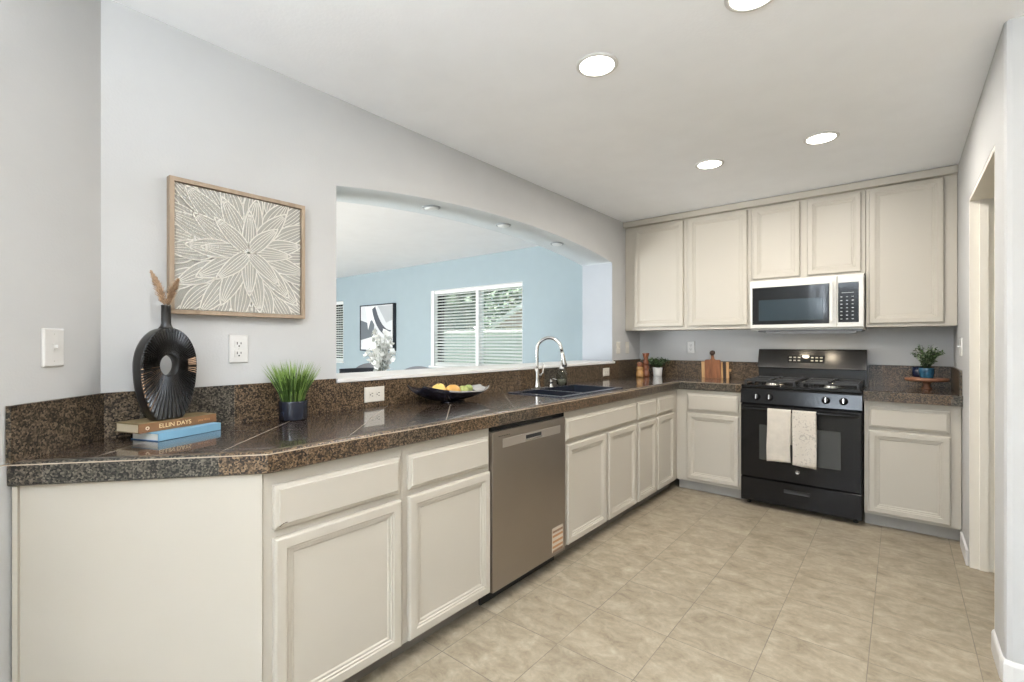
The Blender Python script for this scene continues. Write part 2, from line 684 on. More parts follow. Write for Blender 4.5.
for x, mi in ((XL, 0), (XB, 1)):
    y0 = CRY if mi == 0 else CRY - .13
    q(bm, [(x, y0, 0), (x, OPY0, 0), (x, OPY0, H), (x, y0, H)], mi)
    q(bm, [(x, OPY1, 0), (x, YB + .1, 0), (x, YB + .1, H), (x, OPY1, H)], mi)
    q(bm, [(x, OPY0, 0), (x, OPY1, 0), (x, OPY1, SILL), (x, OPY0, SILL)], mi)
    n = 40
    for i in range(n):
        a = OPY0 + (OPY1 - OPY0) * i / n
        b = OPY0 + (OPY1 - OPY0) * (i + 1) / n
        q(bm, [(x, a, arch(a)), (x, b, arch(b)), (x, b, H), (x, a, H)], mi)
        if mi == 0:
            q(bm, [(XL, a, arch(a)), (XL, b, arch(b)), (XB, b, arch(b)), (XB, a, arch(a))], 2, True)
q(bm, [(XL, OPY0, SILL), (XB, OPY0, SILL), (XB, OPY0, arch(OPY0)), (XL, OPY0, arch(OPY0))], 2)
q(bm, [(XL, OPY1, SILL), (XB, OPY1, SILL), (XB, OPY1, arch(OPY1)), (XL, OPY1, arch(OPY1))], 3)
q(bm, [(XL, OPY0, SILL), (XL, OPY1, SILL), (XB, OPY1, SILL), (XB, OPY0, SILL)], 1)
bmesh.ops.remove_doubles(bm, verts=list(bm.verts), dist=.0004)
SOFF = simple('soffit_lit_paint', (.60, .655, .69), .5, spec=.3)  # blue wall paint lightened, light on the soffit mixed into the colour
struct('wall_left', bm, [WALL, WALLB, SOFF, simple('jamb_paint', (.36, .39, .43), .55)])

# angled wall, 45 degrees, from the crease towards and past the camera's left
A0 = Vector((XL, CRY))
A1 = A0 + Vector((1, -1)) * .93
bm = bmesh.new()
prism(bm, [(A0.x, A0.y), (A1.x, A1.y), (A1.x - .2, A1.y - .0), (XB, CRY - .13)], 0, H)
struct('wall_angled', bm, [WALL])
struct('wall_rear_left', B(A1.x - .2, -4.0, 0, A1.x, A1.y, H), [WALL])
struct('wall_back', B(XL - .02, YB, 0, 1.9, YB + .12, H), [WALL])
# rear wall with patio door opening
bm = bmesh.new()
box(bm, A1.x - .2, -4.12, 0, -.9, -4.0, H)
box(bm, 3.5, -4.12, 0, 4.2, -4.0, H)
box(bm, -.9, -4.12, 2.2, 3.5, -4.0, H)
struct('wall_rear', bm, [WALL])
bm = bmesh.new()
box(bm, 4.08, -4.0, 0, 4.2, 2.5, H)
struct('wall_far_right', bm, [WALL])
# right wall with its doorway
DY0, DY1, DZ = 2.69, 3.62, 2.035
YN = 2.46
bm = bmesh.new()
prism(bm, [(XR, YN + .02), (XR + .006, YN + .006), (XR + .02, YN), (XR + .13, YN), (XR + .13, DY0), (XR, DY0)], 0, H)
box(bm, XR, DY1, 0, XR + .13, YB, H)
box(bm, XR, DY0, DZ, XR + .13, DY1, H)
struct('wall_right', bm, [WALL])
struct('wall_near_right', B(XR + .13, YN, 0, 4.2, YN + .12, H), [WALL])
struct('wall_hall', B(1.78, YN + .12, 0, 1.9, YB, H), [simple('hall_paint', (.72, .66, .50), .6)])
struct('floor', B(-9.8, -4.12, -.1, 4.2, 4.75, 0), [FLOOR])
bm = bmesh.new()
prism(bm, [(A1.x - .2, -4.12), (4.2, -4.12), (4.2, 4.75), (-9.8, 4.75), (-9.8, -3.12), (A1.x - .2, -3.12)], H, H + .1)
struct('ceiling', bm, [CEIL])
# dining room
WIN = [(-5.36, -3.645, .90, 2.0), (-9.05, -7.72, .90, 1.985)]
bm = bmesh.new()
xs = [-9.8, WIN[1][0], WIN[1][1], WIN[0][0], WIN[0][1], XB]
box(bm, xs[0], YD, 0, xs[1], YD + .12, H)
box(bm, xs[2], YD, 0, xs[3], YD + .12, H)
box(bm, xs[4], YD, 0, xs[5] + .3, YD + .12, H)
for x0, x1, z0, z1 in WIN:
    box(bm, x0, YD, 0, x1, YD + .12, z0)
    box(bm, x0, YD, z1, x1, YD + .12, H)
struct('wall_dining_back', bm, [WALLB])
struct('wall_dining_left', B(-9.8, -3.0, 0, -9.68, YD, H), [WALLB])
bm = bmesh.new()
box(bm, -9.8, -3.12, 0, -8.0, -3.0, H)
box(bm, -4.0, -3.12, 0, A1.x - .2, -3.0, H)
box(bm, -8.0, -3.12, 2.25, -4.0, -3.0, H)
struct('wall_dining_front', bm, [WALLB])

# white ledge on the pass-through
sl = bmesh.new()
box(sl, XB - .03, OPY0 + .002, SILL + .002, XL + .0, OPY1 - .002, 1.066)
box(sl, XL - .001, OPY0 - .006, 1.046, XL + .020, OPY1 + .025, 1.066, bevel=.004)
struct('trim_1', sl, [TRIMW])

# baseboards
struct('baseboard_right', B(XR - .013, DY1 + .0, 0, XR - .001, 3.955, .085, bevel=.003), [TRIMW])
bb = bmesh.new()
sweep(bb, [(XR - .001, DY0), (XR - .001, YN + .022), (XR + .004, YN + .004), (XR + .022, YN - .001), (4.05, YN - .001)], [(0, 0), (.010, 0), (.010, .07), (.007, .080), (.003, .085), (0, .085)])
struct('baseboard_near_right', bb, [TRIMW])
# door frame and the door standing open into the hall
dr = thing('door_1', None, None, (XR + .065, DY1, 0))
dr['kind'] = 'structure'
bm = bmesh.new()
box(bm, XR + .001, DY1 - .020, 0, XR + .129, DY1, DZ - .001)
box(bm, XR + .04, DY1 - .032, 0, XR + .075, DY1 - .020, DZ - .02)
box(bm, XR + .001, DY0 + .001, DZ - .020, XR + .129, DY1, DZ - .0005)
box(bm, XR + .001, DY0 + .001, 0, XR + .129, DY0 + .020, DZ - .02)
obj('door_frame', bm, JAMB, dr)
obj('door_slab', B(XR + .135, DY1 - .052, .01, XR + .135 + .86, DY1 - .016, DZ - .03, bevel=.002), simple('door_cream', (.74, .66, .48), .45), dr)
bm = bmesh.new()
box(bm, XR + .1, DY1 - .0345, .94, XR + .128, DY1 - .0195, 1.0)
obj('strike_plate', bm, CHROME, dr)

# ------------------------------------------------------------------ countertops
CT, CB = .914, .850
FX = XL + .647                    # front edge of the long counter
FY = YB - .647                    # front edge of the back counter
P1 = (FX, .622)
E1 = (-1.859, .125)
RX0, RX1 = -.957, -.200           # range width
SX0, SX1, SY0, SY1 = -1.935, -1.545, 2.335, 3.075      # sink cut-out
ct = thing('countertop', 'long speckled brown granite tile countertop running from left wall round to the range', 'countertop', (-1.75, 2.2, CB))
w = .001
T0 = CT - .02
bm = bmesh.new()
ins = .028
prism(bm, [(XL + w, CRY + .01), (E1[0], E1[1] + .012), (P1[0] - ins, P1[1] + .014), (FX - ins, SY0), (XL + w, SY0)], T0, CT)
box(bm, XL + w, SY0, T0, SX0, SY1, CT)
box(bm, SX1, SY0, T0, FX - ins, SY1, CT)
prism(bm, [(XL + w, SY1), (FX - ins, SY1), (FX - ins, FY + ins), (RX0 - .004, FY + ins), (RX0 - .004, YB - w), (XL + w, YB - w)], T0, CT)
bmesh.ops.remove_doubles(bm, verts=list(bm.verts), dist=.0001)
obj('top_slab', bm, GT, ct)


def edge_profile():
    pr = [(-.030, T0 - .002), (-.030, CT)]
    pr += [(-.010, CT + .0006), (-.005, CT - .001), (-.001, CT - .005), (0, CT - .011)]
    pr += [(0, CB + .004), (-.004, CB), (-.022, CB), (-.022, T0 - .002)]
    return pr


bm = bmesh.new()
sweep(bm, [(RX0 - .004, FY), (FX, FY), P1, E1], [(-s if False else -s, z) for s, z in [(-p[0] * -1, p[1]) for p in edge_profile()]])
obj('front_edge', bm, GS, ct)
bm = bmesh.new()
sweep(bm, [(RX0 - .004, FY), (FX, FY), P1, E1], [(-.0305, CT - .002), (-.0305, CT + .0007), (-.0280, CT + .0007), (-.0280, CT - .002)])
obj('grout_line', bm, simple('grout', (.36, .29, .22), .7), ct)
# backsplash tiles
BSZ = 1.067
bm = bmesh.new()
t = .014
prism(bm, [(XL + w, CRY), (XL + t, CRY + .006), (XL + t, OPY0 - .01), (XL + w, OPY0 - .01)], CT, BSZ)
box(bm, XL + w, OPY0 - .01, CT, XL + t, OPY1 + .03, 1.045)
box(bm, XL + w, OPY1 + .03, CT, XL + t, YB - w, BSZ + .006)
prism(bm, [(XL + .0015, CRY), (E1[0] + .004, E1[1] - .004 + .001), (E1[0] + .014, E1[1] + .006), (XL + t, CRY + .006)], CT, BSZ)
box(bm, XL + t, YB - t, CT, RX0 - .004, YB - w, BSZ)
obj('backsplash', bm, GS, ct)

c2 = thing('countertop', 'short granite countertop piece between the range and right wall', 'countertop', (.05, 4.28, CB))
bm = bmesh.new()
box(bm, RX1 + .006, FY + ins, T0, XR - w, YB - w, CT)
obj('top_slab', bm, GT, c2)
bm = bmesh.new()
sweep(bm, [(XR - w, FY), (RX1 + .006, FY)], [(p[0] * -1 * -1, p[1]) for p in [(-s[0] * -1, s[1]) for s in edge_profile()]])
obj('front_edge', bm, GS, c2)
bm = bmesh.new()
box(bm, RX1 + .006, YB - t, CT, XR - w, YB - w, BSZ)
box(bm, XR - t, FY + .01, CT, XR - w, YB - t, BSZ)
obj('backsplash', bm, GS, c2)

# ------------------------------------------------------------------ base cabinets
BX = FX - .030                    # carcass face (left run)
BY = FY + .030                    # carcass face (back run)
DZ0, DZ1, RZ0, RZ1 = .093, .658, .680, .806
KZ = .085


def cab_left(label, y0, y1, doors, drawers, toe=TOE, hollow=False):
    r = thing('base_cabinet', label, 'cabinet', ((BX + XL) / 2, (y0 + y1) / 2, 0))
    if hollow:
        bm = bmesh.new()
        box(bm, BX - .02, y0 + .0008, KZ, BX, y1 - .0008, CB - .001)
        box(bm, XL + .004, y0 + .0008, KZ, BX - .02, y0 + .019, CB - .001)
        box(bm, XL + .004, y1 - .019, KZ, BX - .02, y1 - .0008, CB - .001)
        box(bm, XL + .004, y0 + .019, KZ, BX - .02, y1 - .019, KZ + .018)
        box(bm, XL + .004, y0 + .019, KZ + .018, XL + .012, y1 - .019, CB - .001)
        obj('carcass', bm, CAB, r)
    else:
        obj('carcass', B(XL + .004, y0 + .0008, KZ, BX, y1 - .0008, CB - .001), CAB, r)
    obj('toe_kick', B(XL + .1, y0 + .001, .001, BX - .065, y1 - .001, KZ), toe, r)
    for a, b, z0, z1 in doors:
        obj('door', panel(b - a, z1 - z0, DOOR, faceR(a, z0, BX + .0005), bmesh.new()), CAB, r)
    for a, b, z0, z1 in drawers:
        obj('drawer', panel(b - a, z1 - z0, DRAWER, faceR(a, z0, BX + .0005), bmesh.new()), CAB, r)
    return r


# corner end cabinet with the slanted blank panel
r = thing('base_cabinet', 'cream end cabinet with slanted blank panel, one door and scuffed drawer', 'cabinet', (-1.75, .75, 0))
Q0 = (BX, .632)
dv = (Vector(E1) - Vector(P1)).normalized()
nv = Vector((dv.y, -dv.x))
if nv.dot(Vector((-1, 1))) < 0:
    nv = -nv
Q0 = Vector(P1) + nv * .022
tt = (BX - Q0.x) / dv.x
Q0 = Q0 + dv * tt
Q1 = Vector(E1) + nv * .022 + dv * .0
# pull the back end off the angled wall
while Q1.x + Q1.y < XL + CRY + .006:
    Q1 = Q1 - dv * .002
bm = bmesh.new()
prism(bm, [(Q0.x, Q0.y), (BX, 1.1275), (XL + .004, 1.1275), (XL + .004, CRY + .008), (Q1.x, Q1.y)], KZ, CB - .001)
obj('carcass', bm, CAB, r)
bm = bmesh.new()
e = nv * .0005
prism(bm, [(Q0.x - nv.x * .006, Q0.y - nv.y * .006), (Q0.x, Q0.y), (Q1.x, Q1.y), (Q1.x - nv.x * .006, Q1.y - nv.y * .006)], .0015, CB - .002)
obj('end_panel', bm, CAB, r)
bm = bmesh.new()
a_ = Q1 - nv * .0065 - dv * .012
b_ = Q1 - nv * .0065
prism(bm, [(a_.x, a_.y), (b_.x, b_.y), (b_.x - nv.x * .008, b_.y - nv.y * .008), (a_.x - nv.x * .008, a_.y - nv.y * .008)], .0015, CB - .003)
obj('corner_bead', bm, CAB, r)
bm = bmesh.new()
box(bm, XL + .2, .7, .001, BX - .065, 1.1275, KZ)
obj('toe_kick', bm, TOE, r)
obj('door', panel(1.114 - .648, .644 - DZ0, DOOR, faceR(.648, DZ0, BX + .0005), bmesh.new()), CAB, r)
d1 = obj('drawer', panel(1.111 - .648, RZ1 - .670, DRAWER, faceR(.648, .670, BX + .0005), bmesh.new()), CAB, r)
bm = bmesh.new()
for k in range(7):
    yy = .660 + k * .0035
    zz = .670 + .012 + .006 * (1 - (1 - k / 6) ** 2)
    box(bm, BX + .0203, yy, zz - .0012, BX + .0209, yy + .0042, zz + .0012 + .0006 * math.sin(k * 3))
s = obj('paint_scuff', bm, simple('scuff', (.10, .07, .05), .9), d1)
tag(s, 'dark scuff mark at the lower corner')

cab_left('cream base cabinet with one door and one drawer, left of the dishwasher', 1.128, 1.6185, [(1.150, 1.610, DZ0, .647)], [(1.150, 1.606, .672, RZ1)])
cab_left('cream double-door sink cabinet with wide false drawer, right of the dishwasher', 2.232, 3.177, [(2.262, 2.716, DZ0, DZ1), (2.752, 3.160, DZ0, DZ1)], [(2.250, 3.160, RZ0, RZ1)], hollow=True)
cab_left('narrow cream cabinet with two small drawers and doors next to the corner', 3.178, BY - .001,
         [(3.196, 3.515, DZ0, DZ1), (3.550, 3.885, DZ0, DZ1)], [(3.196, 3.510, RZ0, RZ1), (3.552, 3.880, RZ0, RZ1)])


def cab_back(label, x0, x1, doors, drawers, toe):
    r = thing('base_cabinet', label, 'cabinet', ((x0 + x1) / 2, (BY + YB) / 2, 0))
    obj('carcass', B(x0 + .0008, BY, KZ, x1 - .0008, YB - .004, CB - .001), CAB, r)
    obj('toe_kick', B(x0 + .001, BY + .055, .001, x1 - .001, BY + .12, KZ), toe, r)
    for a, b, z0, z1 in doors:
        obj('door', panel(b - a, z1 - z0, DOOR, faceF(a, z0, BY - .0005), bmesh.new()), CAB, r)
    for a, b, z0, z1 in drawers:
        obj('drawer', panel(b - a, z1 - z0, DRAWER, faceF(a, z0, BY - .0005), bmesh.new()), CAB, r)


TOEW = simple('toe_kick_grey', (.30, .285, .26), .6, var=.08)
cab_back('cream base cabinet with one door and one drawer in the corner left of the range', BX + .0, RX0 - .005, [(-1.385, -.982, .108, DZ1)], [(-1.385, -.986, RZ0, RZ1 + .012)], TOEW)
cab_back('cream base cabinet with one door and drawer between range and right wall', RX1 + .008, XR - .003, [(-.168, .240, .104, .652)], [(-.168, .237, .672, .808)], TOEW)

# ------------------------------------------------------------------ upper cabinets
UY = 4.274
UT = H - .004


def cab_up(label, x0, x1, z0, doors):
    r = thing('wall_cabinet', label, 'cabinet', ((x0 + x1) / 2, (UY + YB) / 2, z0))
    obj('carcass', B(x0 + .0008, UY, z0, x1 - .0008, YB - .002, UT - .05), CAB, r)
    for a, b, c, d in doors:
        obj('door', panel(b - a, d - c, DOOR, faceF(a, c, UY - .0005), bmesh.new()), CAB, r)


cab_up('cream wall cabinet with tall single door at the left corner', XL + .003, -1.495, 1.356, [(-1.993, -1.519, 1.386, 2.335)])
cab_up('cream wall cabinet with tall single door just left of the microwave', -1.495, -.962, 1.356, [(-1.470, -.988, 1.386, 2.338)])
cab_up('short cream wall cabinet with two doors directly above the microwave', -.960, -.198, 1.742, [(-.943, -.610, 1.758, 2.340), (-.561, -.223, 1.758, 2.336)])
cab_up('large cream wall cabinet with tall door right of microwave, at the right wall', -.196, XR - .002, 1.352, [(-.177, .225, 1.376, 2.345)])
bm = bmesh.new()
sweep(bm, [(XR - .002, UY), (XL + .002, UY)], [(0, UT - .052), (.004, UT - .05), (.006, UT - .03), (.014, UT - .018), (.018, UT - .002), (-.05, UT - .002), (-.05, UT - .052)])
struct('trim_2', bm, [CAB])

# ------------------------------------------------------------------ dishwasher
dw = thing('dishwasher', 'stainless steel dishwasher under the counter between cream cabinets', 'dishwasher', (-1.7, 1.925, 0))
DX = BX + .022
obj('tub', B(XL + .02, 1.6205, .10, BX - .012, 2.2295, CB - .012), BLACKM, dw)
bm = bmesh.new()
box(bm, BX - .012, 1.6215, .083, DX, 2.2285, .824, bevel=.004)
dd = obj('door', bm, STEEL, dw)
obj('control_lip', B(BX - .03, 1.6215, .826, BX + .012, 2.2285, CB - .004), BLACK, dw)
obj('kick_plate', B(BX - .07, 1.6205, .002, BX - .055, 2.2295, .10), BLACKM, dw)
bm = bmesh.new()
panel(.485, .042, [(0, 0), (0, .0012), (.001, .0018)], faceR(1.692, .742, DX - .0002), bm)
hs = obj('handle_strip', bm, STEELL, dd)
obj('handle_pocket', B(DX + .0012, 1.868, .757, DX + .0028, 1.998, .775), SLOT, dd)
obj('handle_lip', B(DX + .0012, 1.864, .748, DX + .006, 2.002, .755, bevel=.001), CHROME, dd)
lb = bmesh.new()
box(lb, DX, 2.100, .105, DX + .0006, 2.205, .235, 0)
for k, (z, mi) in enumerate(((.214, 2), (.190, 1), (.160, 1), (.132, 1), (.110, 2))):
    box(lb, DX + .0006, 2.104, z - .006, DX + .0009, 2.201, z + .006, mi)
tag(obj('sticker', lb, [LABELW, LABELO, LABELB], dd), 'striped orange and white sticker')
bm = bmesh.new()
for k in range(7):
    box(bm, DX, 1.662 + k * .0125, .797, DX + .0005, 1.662 + k * .0125 + .009, .8015)
obj('badge', bm, simple('badge_dark', (.10, .085, .07), .4, metal=.5), dd)

# ------------------------------------------------------------------ range
rg = thing('gas_range', 'black freestanding gas range with four burners between cream cabinets', 'stove', ((RX0 + RX1) / 2, 4.25, 0))
RY = 3.935
obj('body', B(RX0, RY + .028, .03, RX1, YB - .03, .895, bevel=.003), BLACK, rg)
for x in (RX0 + .04, RX1 - .04):
    for y in (RY + .08, YB - .1):
        bm = bmesh.new()
        lathe(bm, [(0, 0), (.016, 0), (.016, .01), (.009, .012), (.009, .0295), (0, .0295)], x, y, 12)
        obj('foot', bm, BLACKM, rg)
# control panel, slanted
bm = bmesh.new()
b2 = bmesh.new()
pr = [(RY + .03, .775), (RY - .004, .775), (RY - .012, .783), (RY + .006, .880), (RY + .012, .892), (RY + .05, .893), (RY + .05, .775)]
lo = [b2.verts.new((RX0, y, z)) for y, z in pr]
hi = [b2.verts.new((RX1, y, z)) for y, z in pr]
b2.faces.new(lo)
b2.faces.new(hi[::-1])
for i in range(len(pr)):
    j = (i + 1) % len(pr)
    b2.faces.new((lo[i], hi[i], hi[j], lo[j]))
merge(bm, b2)
obj('control_panel', bm, BLACK, rg)
for x, z in ((-.846, .828), (-.758, .830), (-.405, .834), (-.303, .834)):
    bm = bmesh.new()
    lathe(bm, [(0, 0), (.026, 0), (.026, .006), (.020, .010), (.018, .024), (.015, .027), (0, .027)], seg=24)
    Mk = Matrix.Translation((x, RY - .004 + (z - .783) * .185 - .003, z)) @ Matrix.Rotation(math.radians(79.5), 4, 'X')
    bm.transform(Mk)
    k = obj('knob', bm, BLACK, rg)
    bm = bmesh.new()
    box(bm, -.0035, -.017, .0265, .0035, .017, .034, bevel=.001)
    bm.transform(Mk)
    obj('knob_grip', bm, CHROME, k)
    bm = bmesh.new()
    for a in (-1.0, -.35, .35, 1.0):
        box(bm, .030 * math.sin(a) - .002, .030 * math.cos(a) - .003, .0008, .030 * math.sin(a) + .002, .030 * math.cos(a) + .003, .0014)
    bm.transform(Mk)
    obj('knob_marks', bm, WHITEP, k)
# oven door
bm = bmesh.new()
panel(RX1 - RX0 - .004, .770 - .222, [(0, -.028), (0, .006), (.004, .010), (.03, .010)], faceF(RX0 + .002, .222, RY), bm)
od = obj('oven_door', bm, BLACK, rg)
bm = bmesh.new()
panel(.508, .262, [(0, -.002), (0, .0), (.002, .0008)], faceF(-.826, .362, RY - .0105), bm)
obj('door_window', bm, OVENGL, od)
bm = bmesh.new()
tube(bm, [(RX0 + .02, RY - .01, .742), (RX0 + .022, RY - .045, .742), (RX0 + .035, RY - .052, .742), (RX1 - .035, RY - .052, .742), (RX1 - .022, RY - .045, .742), (RX1 - .02, RY - .01, .742)], .011, 12)
obj('handle', bm, BLACK, od)
bm = bmesh.new()
b2 = bmesh.new()
lathe(b2, [(0, 0), (.013, 0), (.013, .002), (.0115, .003), (.0112, .0022), (0, .0022)], seg=28)
merge(bm, b2, Matrix.Translation((-.576, RY - .010, .303)) @ Matrix.Rotation(PI / 2, 4, 'X'))
em = obj('emblem', bm, CHROME, od)
bm = bmesh.new()
for ox, s in ((-.0035, 1), (.0035, -1)):
    pts = [(ox + .003 * math.cos(a) * s, 0, .0045 * math.sin(a)) for a in [k * .55 for k in range(10)]]
    tube(bm, [(-.576 + p[0], RY - .0128, .303 + p[2]) for p in pts], .0006, 6)
obj('emblem_script', bm, SLOT, od)
# drawer
bm = bmesh.new()
panel(RX1 - RX0 - .004, .214 - .040, [(0, -.028), (0, .004), (.004, .008)], faceF(RX0 + .002, .040, RY), bm)
wd_ = obj('warming_drawer', bm, BLACK, rg)
bm = bmesh.new()
panel(.165, .026, [(0, .0), (0, .003), (.002, .0035), (.006, .001)], faceF(-.664, .140, RY - .008), bm)
obj('drawer_pull', bm, SLOT, wd_)
# cooktop
bm = bmesh.new()
box(bm, RX0 - .001, RY + .012, .895, RX1 + .001, YB - .085, .910, bevel=.004)
box(bm, RX0 - .001, RY + .012, .905, RX1 + .001, RY + .03, .916, bevel=.003)
box(bm, RX0 - .001, RY + .012, .905, RX0 + .018, YB - .085, .916, bevel=.003)
box(bm, RX1 - .018, RY + .012, .905, RX1 + .001, YB - .085, .916, bevel=.003)
ctp = obj('cooktop', bm, BLACK, rg)
for bx in (-.77, -.39):
    for by in (4.09, 4.37):
        bm = bmesh.new()
        lathe(bm, [(0, 0), (.05, 0), (.052, .004), (.042, .008), (.040, .018), (.038, .020)], bx, by, 28, 0, .910)
        lathe(bm, [(.038, .020), (.040, .024), (.034, .029), (0, .030)], bx, by, 28, 1, .910)
        obj('burner', bm, [CHROME, IRON], rg)
for gx in (-.77, -.39):
    bm = bmesh.new()
    x0, x1, y0, y1 = gx - .165, gx + .165, RY + .045, 4.485
    gz = .953
    r_ = .0055
    for a, b in (((x0, y0), (x1, y0)), ((x1, y0), (x1, y1)), ((x1, y1), (x0, y1)), ((x0, y1), (x0, y0)), ((x0, (y0 + y1) / 2), (x1, (y0 + y1) / 2))):
        box(bm, min(a[0], b[0]) - r_, min(a[1], b[1]) - r_, gz - .012, max(a[0], b[0]) + r_, max(a[1], b[1]) + r_, gz, bevel=.002)
    for by in (4.09, 4.37):
        for k in range(4):
            a = PI / 2 * k
            dx, dy = math.cos(a), math.sin(a)
            ex = (.165 if dx else 0)
            ey = (by - y0 if dy < 0 else min(y1 - by, .14)) if abs(dy) > .5 else 0
            ax, ay = gx + dx * .03, by + dy * .03
            cx_, cy_ = gx + dx * ex, by + (dy * ey)
            box(bm, min(ax, cx_) - r_, min(ay, cy_) - r_, gz - .008, max(ax, cx_) + r_, max(ay, cy_) + r_, gz + .004, bevel=.002)
    for x in (x0, x1):
        for y in (y0, (y0 + y1) / 2, y1):
            box(bm, x - .007, y - .007, .909, x + .007, y + .007, gz - .004, bevel=.002)
    obj('grate', bm, IRON, rg)
# backguard
bm = bmesh.new()
b2 = bmesh.new()
pr = [(YB - .085, .895), (YB - .085, 1.022), (YB - .118, 1.024), (YB - .124, 1.030), (YB - .072, 1.178), (YB - .062, 1.184), (YB - .012, 1.184), (YB - .012, .895)]
lo = [b2.verts.new((RX0 + .0005, y, z)) for y, z in pr]
hi = [b2.verts.new((RX1 - .002, y, z)) for y, z in pr]
b2.faces.new(lo)
b2.faces.new(hi[::-1])
for i in range(len(pr)):
    j = (i + 1) % len(pr)
    b2.faces.new((lo[i], hi[i], hi[j], lo[j]))
merge(bm, b2)
bgd = obj('backguard', bm, simple('backguard_enamel', (.012, .011, .010), .27, spec=.6), rg)
Mb = Matrix.Translation((-.602, YB - .0980, 1.104)) @ Matrix.Rotation(-math.atan2(.052, .148), 4, 'X')
bm = bmesh.new()
box(bm, -.128, -.003, -.031, .128, .003, .031, bevel=.002)
bm.transform(Mb)
dp = obj('clock_display', bm, DGLASS, bgd)
KEYG = simple('key_grey', (.35, .33, .30), .3, metal=.5)
for r__ in range(2):
    for k in range(8):
        if k in (3, 4):
            continue
        x = -.11 + k * .031
        z = -.014 + r__ * .026
        bm = B(x - .009, -.0042, z - .005, x + .009, -.0032, z + .005, bevel=.0003)
        bm.transform(Mb)
        obj('touch_key', bm, KEYG, bgd)


# towels hanging on the oven door handle
def towel(x0, x1, ztop, zbot, label, stripes, seed, dy):
    rnd = random.Random(seed)
    nx, nz = 14, 26
    hy, hz, hr = RY - .052, .742, .0135
    rows = []
    # back flap, over the bar, front flap
    for i in range(7):
        rows.append((hy + hr + .002, .50 + (hz - .50) * i / 6.0))
    for k in range(1, 8):
        a = PI * k / 8
        rows.append((hy + hr * math.cos(a), hz + hr * math.sin(a)))
    for i in range(nz):
        tt_ = i / (nz - 1)
        rows.append((hy - hr - .004 * math.sin(tt_ * 3) - dy * tt_, hz - (hz - zbot) * tt_))
    th = .0025
    layers = []
    for side in (0, 1):
        grid = []
        for j, (y, z) in enumerate(rows):
            ln = []
            for i in range(nx + 1):
                s_ = i / nx
                drop = max(0, (j - 14) / nz)
                x = x0 + (x1 - x0) * s_ + .006 * math.sin(drop * 4 + seed) * drop
                wv = .0035 * math.sin(s_ * 9 + seed) * drop + .002 * math.sin(s_ * 21 + 2 * seed + drop * 3) * drop
                zz = z - (.010 * (s_ if seed % 2 else -s_ + 1)) * (drop > .96) * 1
                ln.append((x, y - wv - (th if (side and j > 6) else (-th if side else 0)), zz))
            grid.append(ln)
        layers.append(grid)
    bm = bmesh.new()
    G = [[[bm.verts.new(p) for p in ln] for ln in g] for g in layers]
    for g in G:
        for j in range(len(rows) - 1):
            for i in range(nx):
                f = bm.faces.new((g[j][i], g[j][i + 1], g[j + 1][i + 1], g[j + 1][i]))
                f.smooth = True
    nr = len(rows)
    for j in range(nr - 1):
        for i in (0, nx):
            bm.faces.new((G[0][j][i], G[0][j + 1][i], G[1][j + 1][i], G[1][j][i]))
    for j in (0, nr - 1):
        for i in range(nx):
            bm.faces.new((G[0][j][i], G[0][j][i + 1], G[1][j][i + 1], G[1][j][i]))
    o = obj('dish_towel', bm, [TOWELP if stripes else TOWEL], None)
    tag(o, label, 'towel')


towel(-.760, -.608, .742, .380, 'plain cream dish towel hanging left on the oven handle', False, 2, .004)
towel(-.601, -.455, .742, .368, 'cream dish towel with faint leafy print hanging right on oven handle', True, 5, .010)

# ------------------------------------------------------------------ microwave
mw = thing('microwave', 'white over-the-range microwave with black window under short wall cabinet', 'microwave', (-.58, 4.4, 1.338))
MY = 4.214
obj('case', B(-.957, MY + .03, 1.338, -.203, YB - .003, 1.738, bevel=.003), MWHITE, mw)
bm = bmesh.new()
panel(.590, .380, [(0, -.028), (0, .004), (.006, .010)], faceF(-.955, 1.350, MY), bm)
md = obj('door', bm, MWHITE, mw)
bm = bmesh.new()
panel(.525, .298, [(0, -.002), (0, .0), (.003, .001)], faceF(-.936, 1.382, MY - .0102), bm)
wn_ = obj('window_glass', bm, DGLASS, md)
bm = bmesh.new()
panel(.436, .166, [(0, -.002), (0, .0), (.002, .0004)], faceF(-.888, 1.412, MY - .0114), bm)
obj('mesh_screen', bm, simple('screen_grey', (.022, .035, .043), .08, spec=.55), md)
bm = bmesh.new()
box(bm, -.404, MY - .045, 1.395, -.386, MY - .030, 1.690, bevel=.005)
box(bm, -.402, MY - .032, 1.40, -.388, MY - .008, 1.42)
box(bm, -.402, MY - .032, 1.665, -.388, MY - .008, 1.685)
obj('handle', bm, MWHITE, md)
bm = bmesh.new()
panel(.160, .380, [(0, -.028), (0, .004), (.006, .010)], faceF(-.363, 1.350, MY), bm)
cp = obj('control_frame', bm, MWHITE, mw)
bm = bmesh.new()
panel(.124, .292, [(0, -.002), (0, 0), (.002, .001)], faceF(-.357, 1.387, MY - .0102), bm)
kp = obj('keypad', bm, BLACK, mw)
KEYP = simple('key_print', (.42, .42, .40), .5)
for r__ in range(7):
    for k in range(3):
        obj('key', B(-.337 + k * .034 - .006, MY - .0122, 1.412 + r__ * .027 - .003, -.337 + k * .034 + .006, MY - .0112, 1.412 + r__ * .027 + .003), KEYP, kp)
obj('display_line', B(-.335, MY - .0122, 1.602, -.262, MY - .0112, 1.605), KEYP, kp)
bm = bmesh.new()
box(bm, -.955, MY + .002, 1.7305, -.205, MY + .03, 1.7375)
obj('vent_grille', bm, MWHITE, mw)
bm = bmesh.new()
box(bm, -.90, MY + .03, 1.3255, -.215, YB - .08, 1.3378)
box(bm, -.84, MY + .02, 1.318, -.25, MY + .14, 1.326)
box(bm, -.84, MY + .012, 1.307, -.25, MY + .0195, 1.326)
